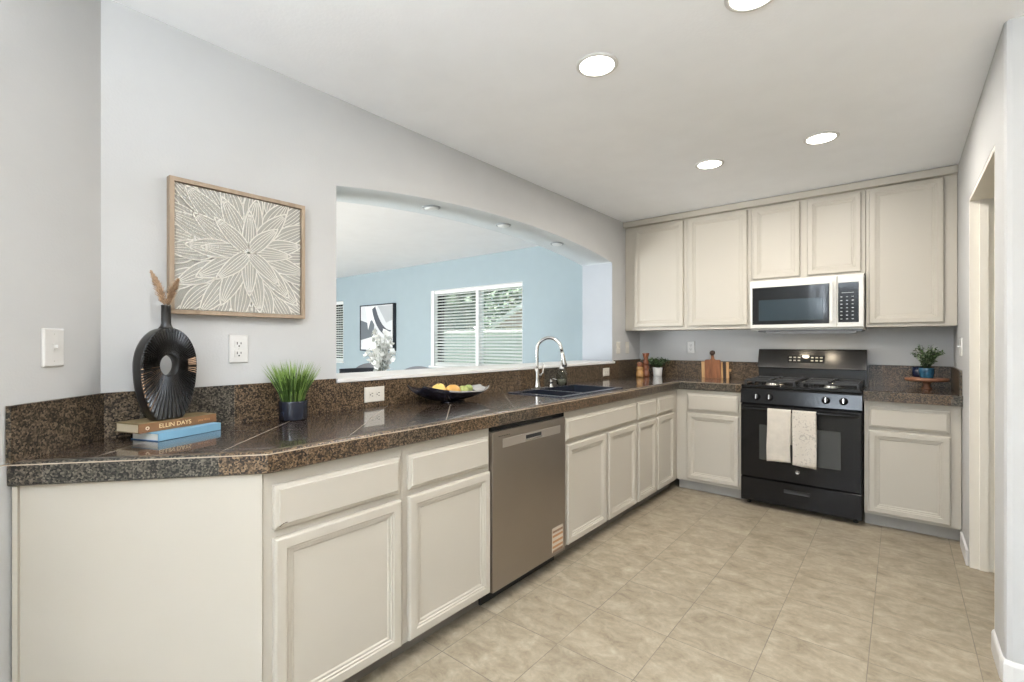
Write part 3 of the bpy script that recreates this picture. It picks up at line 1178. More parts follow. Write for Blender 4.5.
obj('bottom_vent', bm, simple('vent_dark', (.10, .10, .10), .4), mw)

WARML = simple('warm_lens', (1, .85, .62), .4, emit=7.0)
for lx in (-.645, -.455):
    wl = bmesh.new()
    lathe(wl, [(0, -.001), (.026, -.001), (.026, .0009), (0, .0009)], lx, 4.262, 24, 0, 1.317)
    obj('work_light_lens', wl, WARML, mw)
    d = bpy.data.lights.new('microwave_light', 'AREA')
    d.shape = 'DISK'
    d.size = .05
    d.energy = .55
    d.color = (1, .84, .62)
    o = bpy.data.objects.new('microwave_light', d)
    o.location = (lx + .58, 4.262 - 4.4, 1.3145 - 1.338)
    C.objects.link(o)
    o.parent = mw

# ------------------------------------------------------------------ sink, faucet, dispensers
sk = thing('kitchen_sink', 'black double bowl drop-in sink in the granite counter', 'sink', ((SX0 + SX1) / 2, (SY0 + SY1) / 2, .72))
ydv = 2.60
bm = bmesh.new()
RZ = CT + .006
rim = .022
ox0, ox1, oy0, oy1 = SX0 - .014, SX1 + .014, SY0 - .014, SY1 + .014
bowls = [(SX0 + rim, SX1 - rim, SY0 + rim, ydv - .014, .76), (SX0 + rim, SX1 - rim, ydv + .014, SY1 - rim, .72)]
# rim pieces
for x0, y0, x1, y1 in ((ox0, oy0, bowls[0][0], oy1), (bowls[0][1], oy0, ox1, oy1), (bowls[0][0], oy0, bowls[0][1], bowls[0][2]), (bowls[0][0], bowls[0][3], bowls[0][1], bowls[1][2]), (bowls[0][0], bowls[1][3], bowls[0][1], oy1)):
    box(bm, x0, y0, CT + .0005, x1, y1, RZ)
rimo = obj('rim', bm, SINKR, sk)
for x0, x1, y0, y1, zb in bowls:
    bm = bmesh.new()
    t_ = .004
    for k in range(2):
        pass
    # inner walls tapering
    ti = .02
    top = [(x0, y0), (x1, y0), (x1, y1), (x0, y1)]
    bot = [(x0 + ti, y0 + ti), (x1 - ti, y0 + ti), (x1 - ti, y1 - ti), (x0 + ti, y1 - ti)]
    tv = [bm.verts.new((*p, RZ)) for p in top]
    bv = [bm.verts.new((*p, zb)) for p in bot]
    to = [bm.verts.new((p[0] + (-t_ if p[0] == x0 else t_), p[1] + (-t_ if p[1] == y0 else t_), CT)) for p in top]
    bo = [bm.verts.new((*p, zb - t_)) for p in bot]
    for i in range(4):
        j = (i + 1) % 4
        bm.faces.new((tv[i], tv[j], bv[j], bv[i]))
        bm.faces.new((to[i], to[j], bo[j], bo[i]))
        bm.faces.new((tv[i], tv[j], to[j], to[i]))
    bm.faces.new(bv)
    bm.faces.new(bo)
    bw = obj('bowl', bm, SINKM, sk)
    bm = bmesh.new()
    lathe(bm, [(0, .004), (.030, .004), (.040, .001), (.042, .004), (.043, .0005)], (x0 + x1) / 2, (y0 + y1) / 2, 24, 0, zb)
    obj('drain', bm, CHROME, bw)

fc = thing('kitchen_faucet', 'tall brushed nickel gooseneck pull-down faucet standing behind the sink', 'faucet', (-2.0, 2.70, CT))
bm = bmesh.new()
box(bm, -2.03, 2.60, CT + .0005, -1.972, 2.80, CT + .008, bevel=.003)
obj('deck_plate', bm, CHROME, fc)
bm = bmesh.new()
lathe(bm, [(.0, 0), (.026, 0), (.026, .006), (.021, .02), (.018, .06), (.0175, .11), (.016, .125), (.0125, .14), (0, .14)], -2.0, 2.70, 24, 0, CT + .008)
obj('body', bm, CHROME, fc)
bm = bmesh.new()
fx, fy = -2.0, 2.70
dirv = Vector((.93, .37)).normalized()
pts = [(fx, fy, CT + .12)]
R_ = .088
for z in (.16, .20, .24, .265):
    pts.append((fx, fy, CT + z))
for k in range(1, 15):
    a = PI * k / 14 * .93
    pts.append((fx + dirv.x * R_ * (1 - math.cos(a)), fy + dirv.y * R_ * (1 - math.cos(a)), CT + .27 + R_ * math.sin(a)))
lp = pts[-1]
pts.append((lp[0] + dirv.x * .006, lp[1] + dirv.y * .006, lp[2] - .03))
tube(bm, pts, .0115, 14)
obj('gooseneck', bm, CHROME, fc)
bm = bmesh.new()
sx_, sy_, sz_ = pts[-1]
tube(bm, [(sx_, sy_, sz_ + .002), (sx_ + dirv.x * .004, sy_ + dirv.y * .004, sz_ - .02), (sx_ + dirv.x * .016, sy_ + dirv.y * .016, sz_ - .085), (sx_ + dirv.x * .019, sy_ + dirv.y * .019, sz_ - .10)], [.0125, .0145, .019, .0175], 16)
sh = obj('spray_head', bm, CHROME, fc)
bm = bmesh.new()
tube(bm, [(sx_ + dirv.x * .0193, sy_ + dirv.y * .0193, sz_ - .099), (sx_ + dirv.x * .0198, sy_ + dirv.y * .0198, sz_ - .103)], .015, 16)
obj('nozzle', bm, BLACKM, sh)
bm = bmesh.new()
tube(bm, [(fx, fy + .014, CT + .088), (fx, fy + .045, CT + .090)], .012, 12)
tube(bm, [(fx, fy + .042, CT + .090), (fx + .01, fy + .058, CT + .11), (fx + .012, fy + .062, CT + .17)], [.007, .006, .0045], 10)
obj('lever', bm, CHROME, fc)

sd = thing('soap_pump', 'short chrome deck soap pump between the faucet and glass bottle', 'soap dispenser', (-1.985, 2.85, CT))
bm = bmesh.new()
lathe(bm, [(0, .0005), (.020, .0005), (.020, .006), (.012, .010), (.012, .035), (.014, .038), (.014, .045), (.006, .048), (.006, .058), (0, .058)], -1.985, 2.85, 20, 0, CT)
obj('body', bm, CHROME, sd)
bm = bmesh.new()
tube(bm, [(-1.985, 2.85, CT + .056), (-1.96, 2.853, CT + .060), (-1.935, 2.856, CT + .052)], .005, 8)
obj('nozzle', bm, CHROME, sd)

sb = thing('soap_bottle', 'clear glass soap bottle with white pump top behind the sink', 'bottle', (-1.99, 3.00, CT))
bm = bmesh.new()
lathe(bm, [(0, .0005), (.036, .0005), (.039, .006), (.039, .085), (.034, .102), (.016, .112), (.016, .124), (.013, .124), (.013, .112), (.030, .100), (.0365, .084), (.0365, .008), (0, .008)], -1.99, 3.0, 28, 0, CT)
obj('glass', bm, SOAPGL, sb)
bm = bmesh.new()
lathe(bm, [(0, .0082), (.036, .0085), (.036, .05), (0, .05)], -1.99, 3.0, 24, 0, CT)
obj('soap', bm, SOAPLQ, sb)
bm = bmesh.new()
lathe(bm, [(0, .1245), (.018, .1245), (.018, .140), (.006, .143), (.006, .165), (.012, .167), (.012, .174), (0, .175)], -1.99, 3.0, 20, 0, CT)
tube(bm, [(-1.99, 3.0, CT + .170), (-1.965, 3.002, CT + .172), (-1.945, 3.004, CT + .163)], .005, 8)
obj('pump', bm, WHITEP, sb)


# ------------------------------------------------------------------ outlets and switches
def plate(name, label, cat, M, w_, h_, kind, mat=WHITEP):
    """M maps local (x right, z up, -y out) onto the wall; origin = plate centre"""
    loc = M.to_translation()
    r = thing(name, label, cat, loc)
    bm = bmesh.new()
    panel(w_, h_, [(0, 0), (0, .003), (.003, .006), (.006, .0065)], M @ Matrix.Translation((-w_ / 2, -.0008, -h_ / 2)), bm)
    obj('plate', bm, mat, r)
    if kind == 'duplex' or kind == 'duplex_h':
        for s in (-1, 1):
            L_ = Matrix.Translation((0, 0, s * .0195)) if kind == 'duplex' else Matrix.Rotation(PI / 2, 4, 'Y') @ Matrix.Translation((0, 0, s * .0195))
            bm = bmesh.new()
            box(bm, -.0165, -.0090, -.0135, .0165, -.0068, .0135, bevel=.0008)
            bm.transform(M @ L_)
            so = obj('socket', bm, mat, r)
            bm = bmesh.new()
            box(bm, -.0085, -.0096, -.002, -.0055, -.0088, .008)
            box(bm, .0055, -.0096, -.001, .0085, -.0088, .007)
            b2 = bmesh.new()
            lathe(b2, [(0, 0), (.003, 0), (.003, .0008), (0, .0008)], seg=10)
            merge(bm, b2, Matrix.Translation((0, -.0088, -.008)) @ Matrix.Rotation(PI / 2, 4, 'X'))
            bm.transform(M @ L_)
            obj('slots', bm, SLOT, so)
    if kind == 'toggle' or kind == 'toggle2':
        for s in ((0,) if kind == 'toggle' else (-.023, .023)):
            bm = bmesh.new()
            box(bm, s - .005, -.0086, -.012, s + .005, -.0068, .012)
            bm.transform(M)
            so = obj('switch_collar', bm, mat, r)
            bm = bmesh.new()
            box(bm, s - .0035, -.019, -.002, s + .0035, -.008, .006, bevel=.001)
            bm.transform(M)
            obj('toggle', bm, mat, so)
    if kind == 'rocker':
        bm = bmesh.new()
        box(bm, -.0165, -.0095, -.033, .0165, -.0068, .033, bevel=.001)
        bm.transform(M)
        obj('rocker', bm, mat, r)
    for s in ((0,) if kind.startswith('duplex') else (-.040, .040)):
        bm = bmesh.new()
        lathe(bm, [(0, 0), (.0028, 0), (.0025, .0007), (0, .001)], seg=10)
        bm.transform(M @ Matrix.Translation((0, -.0066, s)) @ Matrix.Rotation(PI / 2, 4, 'X'))
        obj('screw', bm, simple('screw', (.55, .54, .50), .3, metal=.5), r)


def onLeft(y, z, x=XL):
    return Matrix.Translation((x, y, z)) @ Matrix.Rotation(PI / 2, 4, 'Z')


plate('wall_outlet', 'white vertical duplex outlet on the wall below the framed artwork', 'outlet', onLeft(.784, 1.212), .072, .114, 'duplex')
plate('wall_outlet', 'cream sideways outlet in the backsplash left of the fruit bowl', 'outlet', onLeft(1.416, .975, XL + .014), .116, .076, 'duplex_h', IVORY)
plate('wall_outlet', 'cream sideways outlet in the backsplash right of the sink', 'outlet', onLeft(3.858, .972, XL + .014), .112, .072, 'duplex_h', IVORY)
plate('light_switch', 'ivory wall plate beside the arch, the nearer of two', 'switch', onLeft(4.125, 1.190), .072, .114, 'toggle', IVORY)
plate('light_switch', 'ivory wall plate under the corner cabinet, farther from the arch', 'switch', onLeft(4.315, 1.190), .072, .114, 'toggle', IVORY)
plate('wall_outlet', 'white vertical outlet on back wall above the backsplash near cutting boards', 'outlet', Matrix.Translation((-1.565, YB, 1.195)), .072, .114, 'duplex')
plate('light_switch', 'white double switch on the right wall beside the potted plant', 'switch', Matrix.Translation((XR, 4.02, 1.212)) @ Matrix.Rotation(-PI / 2, 4, 'Z'), .116, .114, 'toggle2')
# switch on the angled wall: u=52,v=348
sp = A0 + Vector((1, -1)).normalized() * .47
plate('light_switch', 'white single switch on the slanted wall at far left', 'switch', Matrix.Translation((A0.x + .134, A0.y - .134, 1.222)) @ Matrix.Rotation(math.radians(135), 4, 'Z'), .072, .114, 'toggle')

# ------------------------------------------------------------------ framed relief artwork


def clip_poly(poly, x0, x1, z0, z1):
    def cl(p, f, inter):
        out = []
        for i in range(len(p)):
            a, b = p[i - 1], p[i]
            if f(b):
                if not f(a):
                    out.append(inter(a, b))
                out.append(b)
            elif f(a):
                out.append(inter(a, b))
        return out

    def ix(v, k):
        def g(a, b):
            t_ = (v - a[k]) / (b[k] - a[k])
            return (a[0] + (b[0] - a[0]) * t_, a[1] + (b[1] - a[1]) * t_)
        return g
    for f, k, v in ((lambda p: p[0] >= x0, 0, x0), (lambda p: p[0] <= x1, 0, x1), (lambda p: p[1] >= z0, 1, z0), (lambda p: p[1] <= z1, 1, z1)):
        poly = cl(poly, f, ix(v, k))
        if len(poly) < 3:
            return []
    return poly


AY0, AY1, AZ0, AZ1 = .541, 1.046, 1.343, 1.846
ar = thing('framed_artwork', 'square wood-framed white flower relief artwork on the left wall', 'artwork', (XL + .015, (AY0 + AY1) / 2, AZ0))
bm = bmesh.new()
fw, fd = .016, .034
X0 = XL + .001
for y0, z0, y1, z1 in ((AY0, AZ0, AY1, AZ0 + fw), (AY0, AZ1 - fw, AY1, AZ1), (AY0, AZ0 + fw, AY0 + fw, AZ1 - fw), (AY1 - fw, AZ0 + fw, AY1, AZ1 - fw)):
    box(bm, X0, y0, z0, X0 + fd, y1, z1, bevel=.0012)
obj('frame', bm, FRAMEW, ar)
iy0, iy1, iz0, iz1 = AY0 + fw + .0005, AY1 - fw - .0005, AZ0 + fw + .0005, AZ1 - fw - .0005
obj('backing', B(X0, iy0, iz0, X0 + .018, iy1, iz1), ARTBG, ar)
bm = bmesh.new()
cy_, cz_ = .812, 1.603
lvl = [X0 + .0185]


def flat(poly, x, mi, thick=.0012):
    p = clip_poly(poly, iy0 + .002, iy1 - .002, iz0 + .002, iz1 - .002)
    if len(p) < 3:
        return
    hi_ = [bm.verts.new((x + thick, a, b)) for a, b in p]
    lo_ = [bm.verts.new((x, a, b)) for a, b in p]
    fs = [bm.faces.new(hi_), bm.faces.new(lo_[::-1])]
    for i in range(len(p)):
        fs.append(bm.faces.new((lo_[i - 1], lo_[i], hi_[i], hi_[i - 1])))
    for f in fs:
        f.material_index = mi


def petal(ang, r0, r1, wd2, x, bend=0.0):
    n_ = 12
    ca, sa = math.cos(ang), math.sin(ang)

    def pt(t_, s_):
        r = r0 + (r1 - r0) * t_
        wv = wd2 * (math.sin(PI * min(1, t_ ** .75 * .97 + .03)) ** .75)
        lat = s_ * wv + bend * math.sin(PI * t_) * .01
        return (cy_ + r * ca - lat * sa, cz_ + r * sa + lat * ca)
    out = [pt(k / n_, 1) for k in range(n_ + 1)] + [pt(k / n_, -1) for k in range(n_, -1, -1)]
    flat(out, x, 0, .0004)
    for s_, hw in ((1, .0024), (-1, .0024), (.52, .0013), (.18, .0013), (-.18, .0013), (-.52, .0013)):
        t_max = 1 if abs(s_) == 1 else (.90 if s_ else .95)
        t_min = 0 if abs(s_) == 1 else .08
        pp = [pt(t_min + (t_max - t_min) * k / n_, s_) for k in range(n_ + 1)]
        for a, b in zip(pp, pp[1:]):
            dx_, dz_ = b[0] - a[0], b[1] - a[1]
            l_ = math.hypot(dx_, dz_)
            if l_ < 1e-6:
                continue
            nx_, nz_ = -dz_ / l_ * hw, dx_ / l_ * hw
            ex, ez = dx_ * .12, dz_ * .12
            flat([(a[0] + nx_ - ex, a[1] + nz_ - ez), (b[0] + nx_ + ex, b[1] + nz_ + ez), (b[0] - nx_ + ex, b[1] - nz_ + ez), (a[0] - nx_ - ex, a[1] - nz_ - ez)], x + .0004, 1, .0007)


rings = [(24, .27, .45, .034, .05), (20, .19, .37, .034, .20), (14, .12, .30, .038, .10), (11, .05, .235, .035, .30), (8, .0, .170, .028, .02)]
rr = random.Random(3)
x = lvl[0]
for n_, r0, r1, wd2, ph in rings:
    for half in (0, 1):
        for k in range(half, n_, 2):
            petal(2 * PI * k / n_ + ph + rr.uniform(-.04, .04), r0, r1 * rr.uniform(.94, 1.05), wd2, x, rr.uniform(-.5, .5))
        x += .0012
obj('flower_relief', bm, [ARTBG, ARTW], ar)

# ------------------------------------------------------------------ books, vase


def book(label, corner, spine_dir, length, width, z0, th, cover_top, cover_spine, page, lower=None):
    sd_ = Vector((spine_dir[0], spine_dir[1])).normalized()
    wd3 = Vector((-sd_.y, sd_.x))      # towards the wall
    M = Matrix(((sd_.x, wd3.x, 0, corner[0]), (sd_.y, wd3.y, 0, corner[1]), (0, 0, 1, z0), (0, 0, 0, 1)))
    ctr = M @ Vector((length / 2, width / 2, 0))
    r = thing('book', label, 'book', ctr)
    c_ = .0025
    for nm, zz, mt in (('back_cover', (0, c_), lower or cover_top), ('front_cover', (th - c_, th), cover_top)):
        bm = B(0, 0, zz[0], length, width, zz[1], bevel=.0005)
        bm.transform(M)
        obj(nm, bm, mt, r)
    bm = B(0, -.001, .0003, length, .0025, th - .0003, bevel=.001)
    bm.transform(M)
    sp_ = obj('spine', bm, cover_spine, r)
    bm = B(.004, .003, c_ + .0001, length - .004, width - .004, th - c_ - .0001)
    bm.transform(M)
    obj('pages', bm, page, r)
    return M, sp_


book('blue hardcover book lying flat on the counter, bottom of the stack', (-1.873, .462), (-.36, .933), .225, .128, CT + .0005, .0265, BLUE, BLUE, PAGES2, BLUED)
Mb2, spn = book('worn brown hardcover book with gilt title lying on the blue book', (-1.908, .418), (-.30, .954), .262, .125, CT + .0275, .031, BROWNT, BROWNB, PAGES)


def spine_text(s, size, along, up):
    M = Mb2 @ Matrix.Translation((along, -.0012, up)) @ Matrix.Rotation(PI / 2, 4, 'X')
    return text_bm(s, size, M, .0003)


obj('title', spine_text('ELLIN DAYS', .0205, .115, .0155), GOLD, spn)
obj('author', spine_text('JANE PRICE', .0085, .215, .0145), simple('gilt_small', (.55, .28, .12), .5), spn)
bm = bmesh.new()
lathe(bm, [(.003, 0), (.006, 0), (.006, .0006), (.003, .0006), (.003, 0)], seg=20)
bm.transform(Mb2 @ Matrix.Translation((.026, -.0012, .0145)) @ Matrix.Rotation(PI / 2, 4, 'X'))
obj('ornament', bm, simple('gilt_pale', (.75, .62, .45), .5), spn)

VZ = CT + .0275 + .031 + .0005
vx, vy = -1.974, .509
va = thing('vase', 'black ribbed disc-shaped vase with a round hole, standing on two books', 'vase', (vx, vy, VZ), rz=math.radians(107))
# local: disc in XZ plane, faces -Y ; neck up
cz0 = .186
rin, T2 = .029, .026


def rout(a):
    # a: angle from +x towards +z; egg outline slightly taller than wide
    ca, sa = math.cos(a), math.sin(a)
    w2, h2 = .092, (.130 if sa > 0 else .208)
    r = 1 / math.sqrt((ca / w2) ** 2 + (sa / h2) ** 2)
    if sa < 0:
        lim = .1855 / -sa
        r = min(r, lim)
    return r


n_ = 144
bm = bmesh.new()
prof_rows = []
for i in range(n_):
    a = 2 * PI * i / n_
    ro = rout(a)
    rib = .0030 if i % 2 else -.0030
    ri_x, ri_z = rin * .95, rin * 1.25
    rI = 1 / math.sqrt((math.cos(a) / ri_x) ** 2 + (math.sin(a) / ri_z) ** 2)
    row = []
    for rr_, yy in ((rI, -T2 * .55), (rI + .004, -T2 * .75 + rib * .3), (rI + (ro - rI) * .5, -T2 * .95 + rib), (ro - .006, -T2 + rib), (ro - .001, -T2 + .003), (ro, -T2 * .5), (ro, T2 * .5), (ro - .001, T2 - .003), (ro - .006, T2 + rib), (rI + (ro - rI) * .5, T2 * .95 + rib), (rI + .004, T2 * .75 + rib * .3), (rI, T2 * .55)):
        rr_ = rr_ * (1 + (.012 if (i % 2 and rr_ < ro - .004 and rr_ > rI + .01) else 0))
        row.append(bm.verts.new((rr_ * math.cos(a), yy, cz0 + rr_ * math.sin(a))))
    prof_rows.append(row)
for i in range(n_):
    A, D = prof_rows[i], prof_rows[(i + 1) % n_]
    for k in range(12):
        f = bm.faces.new((A[k], A[(k + 1) % 12], D[(k + 1) % 12], D[k]))
        f.smooth = k in (4, 5, 6, 11)
        a = (2 * PI * i / n_) % (2 * PI)
        worn = i % 2 == 0 and random.random() < .72 and ((k == 2 and (a < .35 or a > 5.9)) or (k in (1, 2, 3) and 3.15 < a < 4.35))
        f.material_index = 1 if worn else 0
obj('body', bm, [VASE, COPPER], va, local=True)
bm = bmesh.new()
lathe(bm, [(.030, -.012), (.022, .002), (.0165, .010), (.0145, .018), (.0140, .076), (.0150, .079), (.0145, .082), (.0110, .082), (.0110, .03), (0, .03)], 0, 0, 24, 0, cz0 + .126)
obj('neck', bm, VASE, va, smooth=True, local=True)

# dried grass plumes stand in the vase
dg_ = thing('dried_grass', 'two tan dried pampas grass plumes standing in the black vase', 'dried plant', (vx, vy, VZ + cz0 + .208), rz=math.radians(39))
for (tx, tz) in ((-.056, .118), (.040, .090)):
    bm = bmesh.new()
    p0 = Vector((0, 0, -.045))
    pts = [p0, Vector((tx * .08, 0, .0)), Vector((tx * .40, .002, tz * .45)), Vector((tx, .004, tz))]
    tube(bm, pts, .0012, 6)
    st_ = obj('stem', bm, PAMPAS, dg_, local=True)
    bm = bmesh.new()
    rnd = random.Random(int(tz * 1000))
    for k in range(900):
        t_ = rnd.random()
        base = pts[1].lerp(pts[2], min(1, t_ * 2)) if t_ < .5 else pts[2].lerp(pts[3], (t_ - .5) * 2)
        dr_ = (pts[3] - pts[1]).normalized()
        out_ = Vector((rnd.gauss(0, 1), rnd.gauss(0, 1), rnd.gauss(0, 1))).normalized()
        d_ = (dr_ * 1.0 + out_ * .75).normalized()
        L_ = (.019 * math.sin(PI * min(1, t_ * .8 + .2)) + .006) * rnd.uniform(.45, 1.15)
        s_ = d_.cross(out_).normalized() * .0013
        a = base
        b = base + d_ * L_ * .6 + out_ * .001
        c = base + d_ * L_
        v = [bm.verts.new(p) for p in (a - s_ * .5, a + s_ * .5, b + s_, c, b - s_)]
        bm.faces.new(v)
    obj('plume', bm, PAMPAS, dg_, local=True, recalc=False)


# ------------------------------------------------------------------ plants
def pot(bm, r0, r1, h, cx, cy, z0, wall=.004, seg=36, mi=0):
    lathe(bm, [(0, 0), (r0 * .96, 0), (r0, .003), (r1, h - .002), (r1 - .001, h), (r1 - wall, h), (r1 - wall, h - .012), (0, h - .012)], cx, cy, seg, mi, z0)


# wheat grass in black pot
gx, gy = -1.985, .957
gp = thing('potted_grass', 'bright green artificial grass in a glossy black round pot on the counter', 'potted plant', (gx, gy, CT))
bm = bmesh.new()
lathe(bm, [(0, .0005), (.052, .0005), (.055, .004), (.0575, .077), (.0560, .080), (.053, .080), (.052, .068), (0, .068)], gx, gy, 40, 0, CT)
obj('pot', bm, POTB, gp)
bm = bmesh.new()
rnd = random.Random(11)
for k in range(330):
    a = rnd.uniform(0, 2 * PI)
    r = math.sqrt(rnd.random())
    px, py = gx + .044 * r * math.cos(a), gy + .044 * r * math.sin(a)
    Lh = rnd.uniform(.135, .192) * (1.03 - .12 * r)
    lean = .074 * r + rnd.uniform(-.006, .012)
    aa = a + rnd.uniform(-.35, .35)
    dx, dy = math.cos(aa), math.sin(aa)
    s_ = Vector((-dy, dx, 0)) * rnd.uniform(.0016, .0026)
    if rnd.random() < .4:
        s_ = Vector((dx, dy, 0)) * .002
    P_ = [Vector((px + dx * lean * t_ ** 1.6, py + dy * lean * t_ ** 1.6, CT + .066 + Lh * t_)) for t_ in (0, .35, .7, 1)]
    P_ = [Vector((max(p.x, XL + .022), p.y, p.z)) if p.z < 1.07 else Vector((max(p.x, XL + .006), p.y, p.z)) for p in P_]
    wds = (1, 1, .75, .05)
    vv = [(bm.verts.new(p - s_ * w_), bm.verts.new(p + s_ * w_)) for p, w_ in zip(P_, wds)]
    for i in range(3):
        f = bm.faces.new((vv[i][0], vv[i][1], vv[i + 1][1], vv[i + 1][0]))
        f.material_index = 1 if (i == 2 or rnd.random() < .2) else 0
o = obj('grass_blades', bm, [GRASS, GRASSL], gp, recalc=False)


def leafy(name, label, cx, cy, z0, spread, hgt, nst, nleaf, ls, mats, seed, flatk=1.0):
    rnd = random.Random(seed)
    bs = bmesh.new()
    bl = bmesh.new()
    for k in range(nst):
        a = rnd.uniform(0, 2 * PI)
        ln = rnd.uniform(.35, 1)
        tip = Vector((cx + spread * ln * math.cos(a), cy + spread * ln * math.sin(a) * flatk, z0 + hgt * rnd.uniform(.55, 1) * (1.1 - .5 * ln)))
        b0 = Vector((cx + .01 * math.cos(a), cy + .01 * math.sin(a), z0 - .01))
        mid = b0.lerp(tip, .5) + Vector((0, 0, hgt * .15))
        pts = [b0.lerp(mid, t_ * 2) if t_ < .5 else mid.lerp(tip, t_ * 2 - 1) for t_ in (0, .25, .5, .75, 1)]
        tube(bs, pts, .0011, 5)
        for j in range(nleaf):
            t_ = .25 + .75 * (j + rnd.random() * .5) / nleaf
            i0 = min(3, int(t_ * 4))
            p = pts[i0].lerp(pts[i0 + 1], min(1, t_ * 4 - i0))
            d_ = Vector((rnd.gauss(0, 1), rnd.gauss(0, 1), rnd.gauss(.3, .6))).normalized()
            side = d_.cross(Vector((rnd.gauss(0, .3), rnd.gauss(0, .3), 1))).normalized()
            L_ = ls * rnd.uniform(.7, 1.2)
            up_ = side.cross(d_) * L_ * .12
            q_ = [p, p + d_ * L_ * .3 + side * L_ * .3, p + d_ * L_ * .7 + side * L_ * .28, p + d_ * L_, p + d_ * L_ * .7 - side * L_ * .28, p + d_ * L_ * .3 - side * L_ * .3]
            m_ = [p + d_ * L_ * .3 - up_, p + d_ * L_ * .7 - up_]
            V = [bl.verts.new(x_) for x_ in q_]
            W = [bl.verts.new(x_) for x_ in m_]
            mi = 0 if rnd.random() < .55 else (1 if rnd.random() < .6 else 2)
            for fvs in ((V[0], V[1], W[0]), (V[1], V[2], W[1], W[0]), (V[2], V[3], W[1]), (V[3], V[4], W[1]), (V[4], V[5], W[0], W[1]), (V[5], V[0], W[0])):
                f = bl.faces.new(fvs)
                f.material_index = mi
                f.smooth = True
    return bs, bl


wx, wy = -1.845, 4.47
wp = thing('potted_plant', 'small trailing green plant in plain white pot near the kitchen corner', 'potted plant', (wx, wy, CT))
bm = bmesh.new()
pot(bm, .040, .046, .083, wx, wy, CT + .0005)
obj('pot', bm, POTW, wp)
bm = bmesh.new()
lathe(bm, [(0, .068), (.040, .068), (.040, .073), (0, .076)], wx, wy, 20, 0, CT)
obj('soil', bm, SOIL, wp)
bs, bl = leafy('x', '', wx, wy, CT + .085, .135, .110, 44, 10, .028, None, 5, .6)
for v in list(bs.verts) + list(bl.verts):
    v.co.y = min(v.co.y, YB - .017)
obj('stems', bs, LEAFD, wp)
obj('leaves', bl, [LEAFD, LEAF, LEAFP], wp, recalc=False)

# pedestal stand with the blue potted plant
px_, py_ = .140, 4.36
ps = thing('pedestal_stand', 'round brown wooden pedestal board on the short right counter', 'serving stand', (px_, py_, CT))
bm = bmesh.new()
lathe(bm, [(0, .058), (.114, .058), (.119, .064), (.120, .074), (.117, .079), (0, .079)], px_, py_, 48, 0, CT)
obj('top', bm, STANDW, ps, smooth=False)
bm = bmesh.new()
lathe(bm, [(0, .0005), (.030, .0005), (.031, .006), (.020, .022), (.018, .036), (.028, .052), (.034, .0585), (0, .0585)], px_, py_, 32, 0, CT)
obj('pedestal', bm, STANDW, ps)
bm = bmesh.new()
ztop = CT + .0795
bp_ = thing('potted_plant', 'bushy small-leaved plant in a glazed blue pot on the wooden stand', 'potted plant', (px_, py_, ztop))
pot(bm, .037, .043, .068, px_, py_, ztop, seg=36)
obj('pot', bm, [POTBL], bp_)
bm = bmesh.new()
lathe(bm, [(0, .052), (.037, .052), (.037, .058), (0, .062)], px_, py_, 20, 0, ztop)
obj('soil', bm, SOIL, bp_)
bs, bl = leafy('x', '', px_, py_, ztop + .062, .095, .200, 50, 13, .018, None, 8)
for v in list(bs.verts) + list(bl.verts):
    v.co.x = min(v.co.x, XR - .03)
obj('stems', bs, LEAFD, bp_)
obj('leaves', bl, [LEAF, LEAFP, LEAFD], bp_, recalc=False)
# small navy cup behind the blue pot
nx0, ny0 = .098, 4.445
bm = bmesh.new()
lathe(bm, [(0, 0), (.030, 0), (.034, .004), (.036, .070), (.034, .070), (.031, .008), (0, .008)], nx0, ny0, 28, 0, ztop)
nc = obj('cup', bm, POTNV)
tag(nc, 'dark navy cup half hidden behind the blue pot on the stand', 'cup')


# ------------------------------------------------------------------ mills, cutting boards
def mill(label, cx, cy, prof, split, gold):
    r = thing('pepper_mill', label, 'pepper mill', (cx, cy, CT))
    lo_ = [p for p in prof if p[1] <= split]
    hi_ = [p for p in prof if p[1] >= split]
    bm = bmesh.new()
    lathe(bm, [(0, .0005)] + lo_ + [(0, split)], cx, cy, 28, 0, CT)
    obj('body', bm, MILLG if gold else MILLR, r)
    bm = bmesh.new()
    lathe(bm, [(0, split + .0005)] + [(a, max(b, split + .0005)) for a, b in hi_] + [(0, hi_[-1][1])], cx, cy, 28, 0, CT)
    obj('head', bm, MILLR, r)


mill('taller turned wooden mill with flared red-brown top in the kitchen corner', -1.885, 4.285,
     [(.033, .001), (.036, .012), (.034, .045), (.026, .06), (.030, .075), (.034, .092), (.026, .108), (.024, .115), (.030, .130), (.024, .150), (.018, .165), (.022, .185), (.033, .222), (.033, .226)], .115, False)
mill('shorter glossy turned wooden mill in front of the taller one', -1.905, 4.195,
     [(.032, .001), (.034, .015), (.033, .05), (.026, .062), (.033, .074), (.031, .09), (.024, .10), (.022, .105), (.029, .12), (.024, .138), (.010, .146)], .100, True)


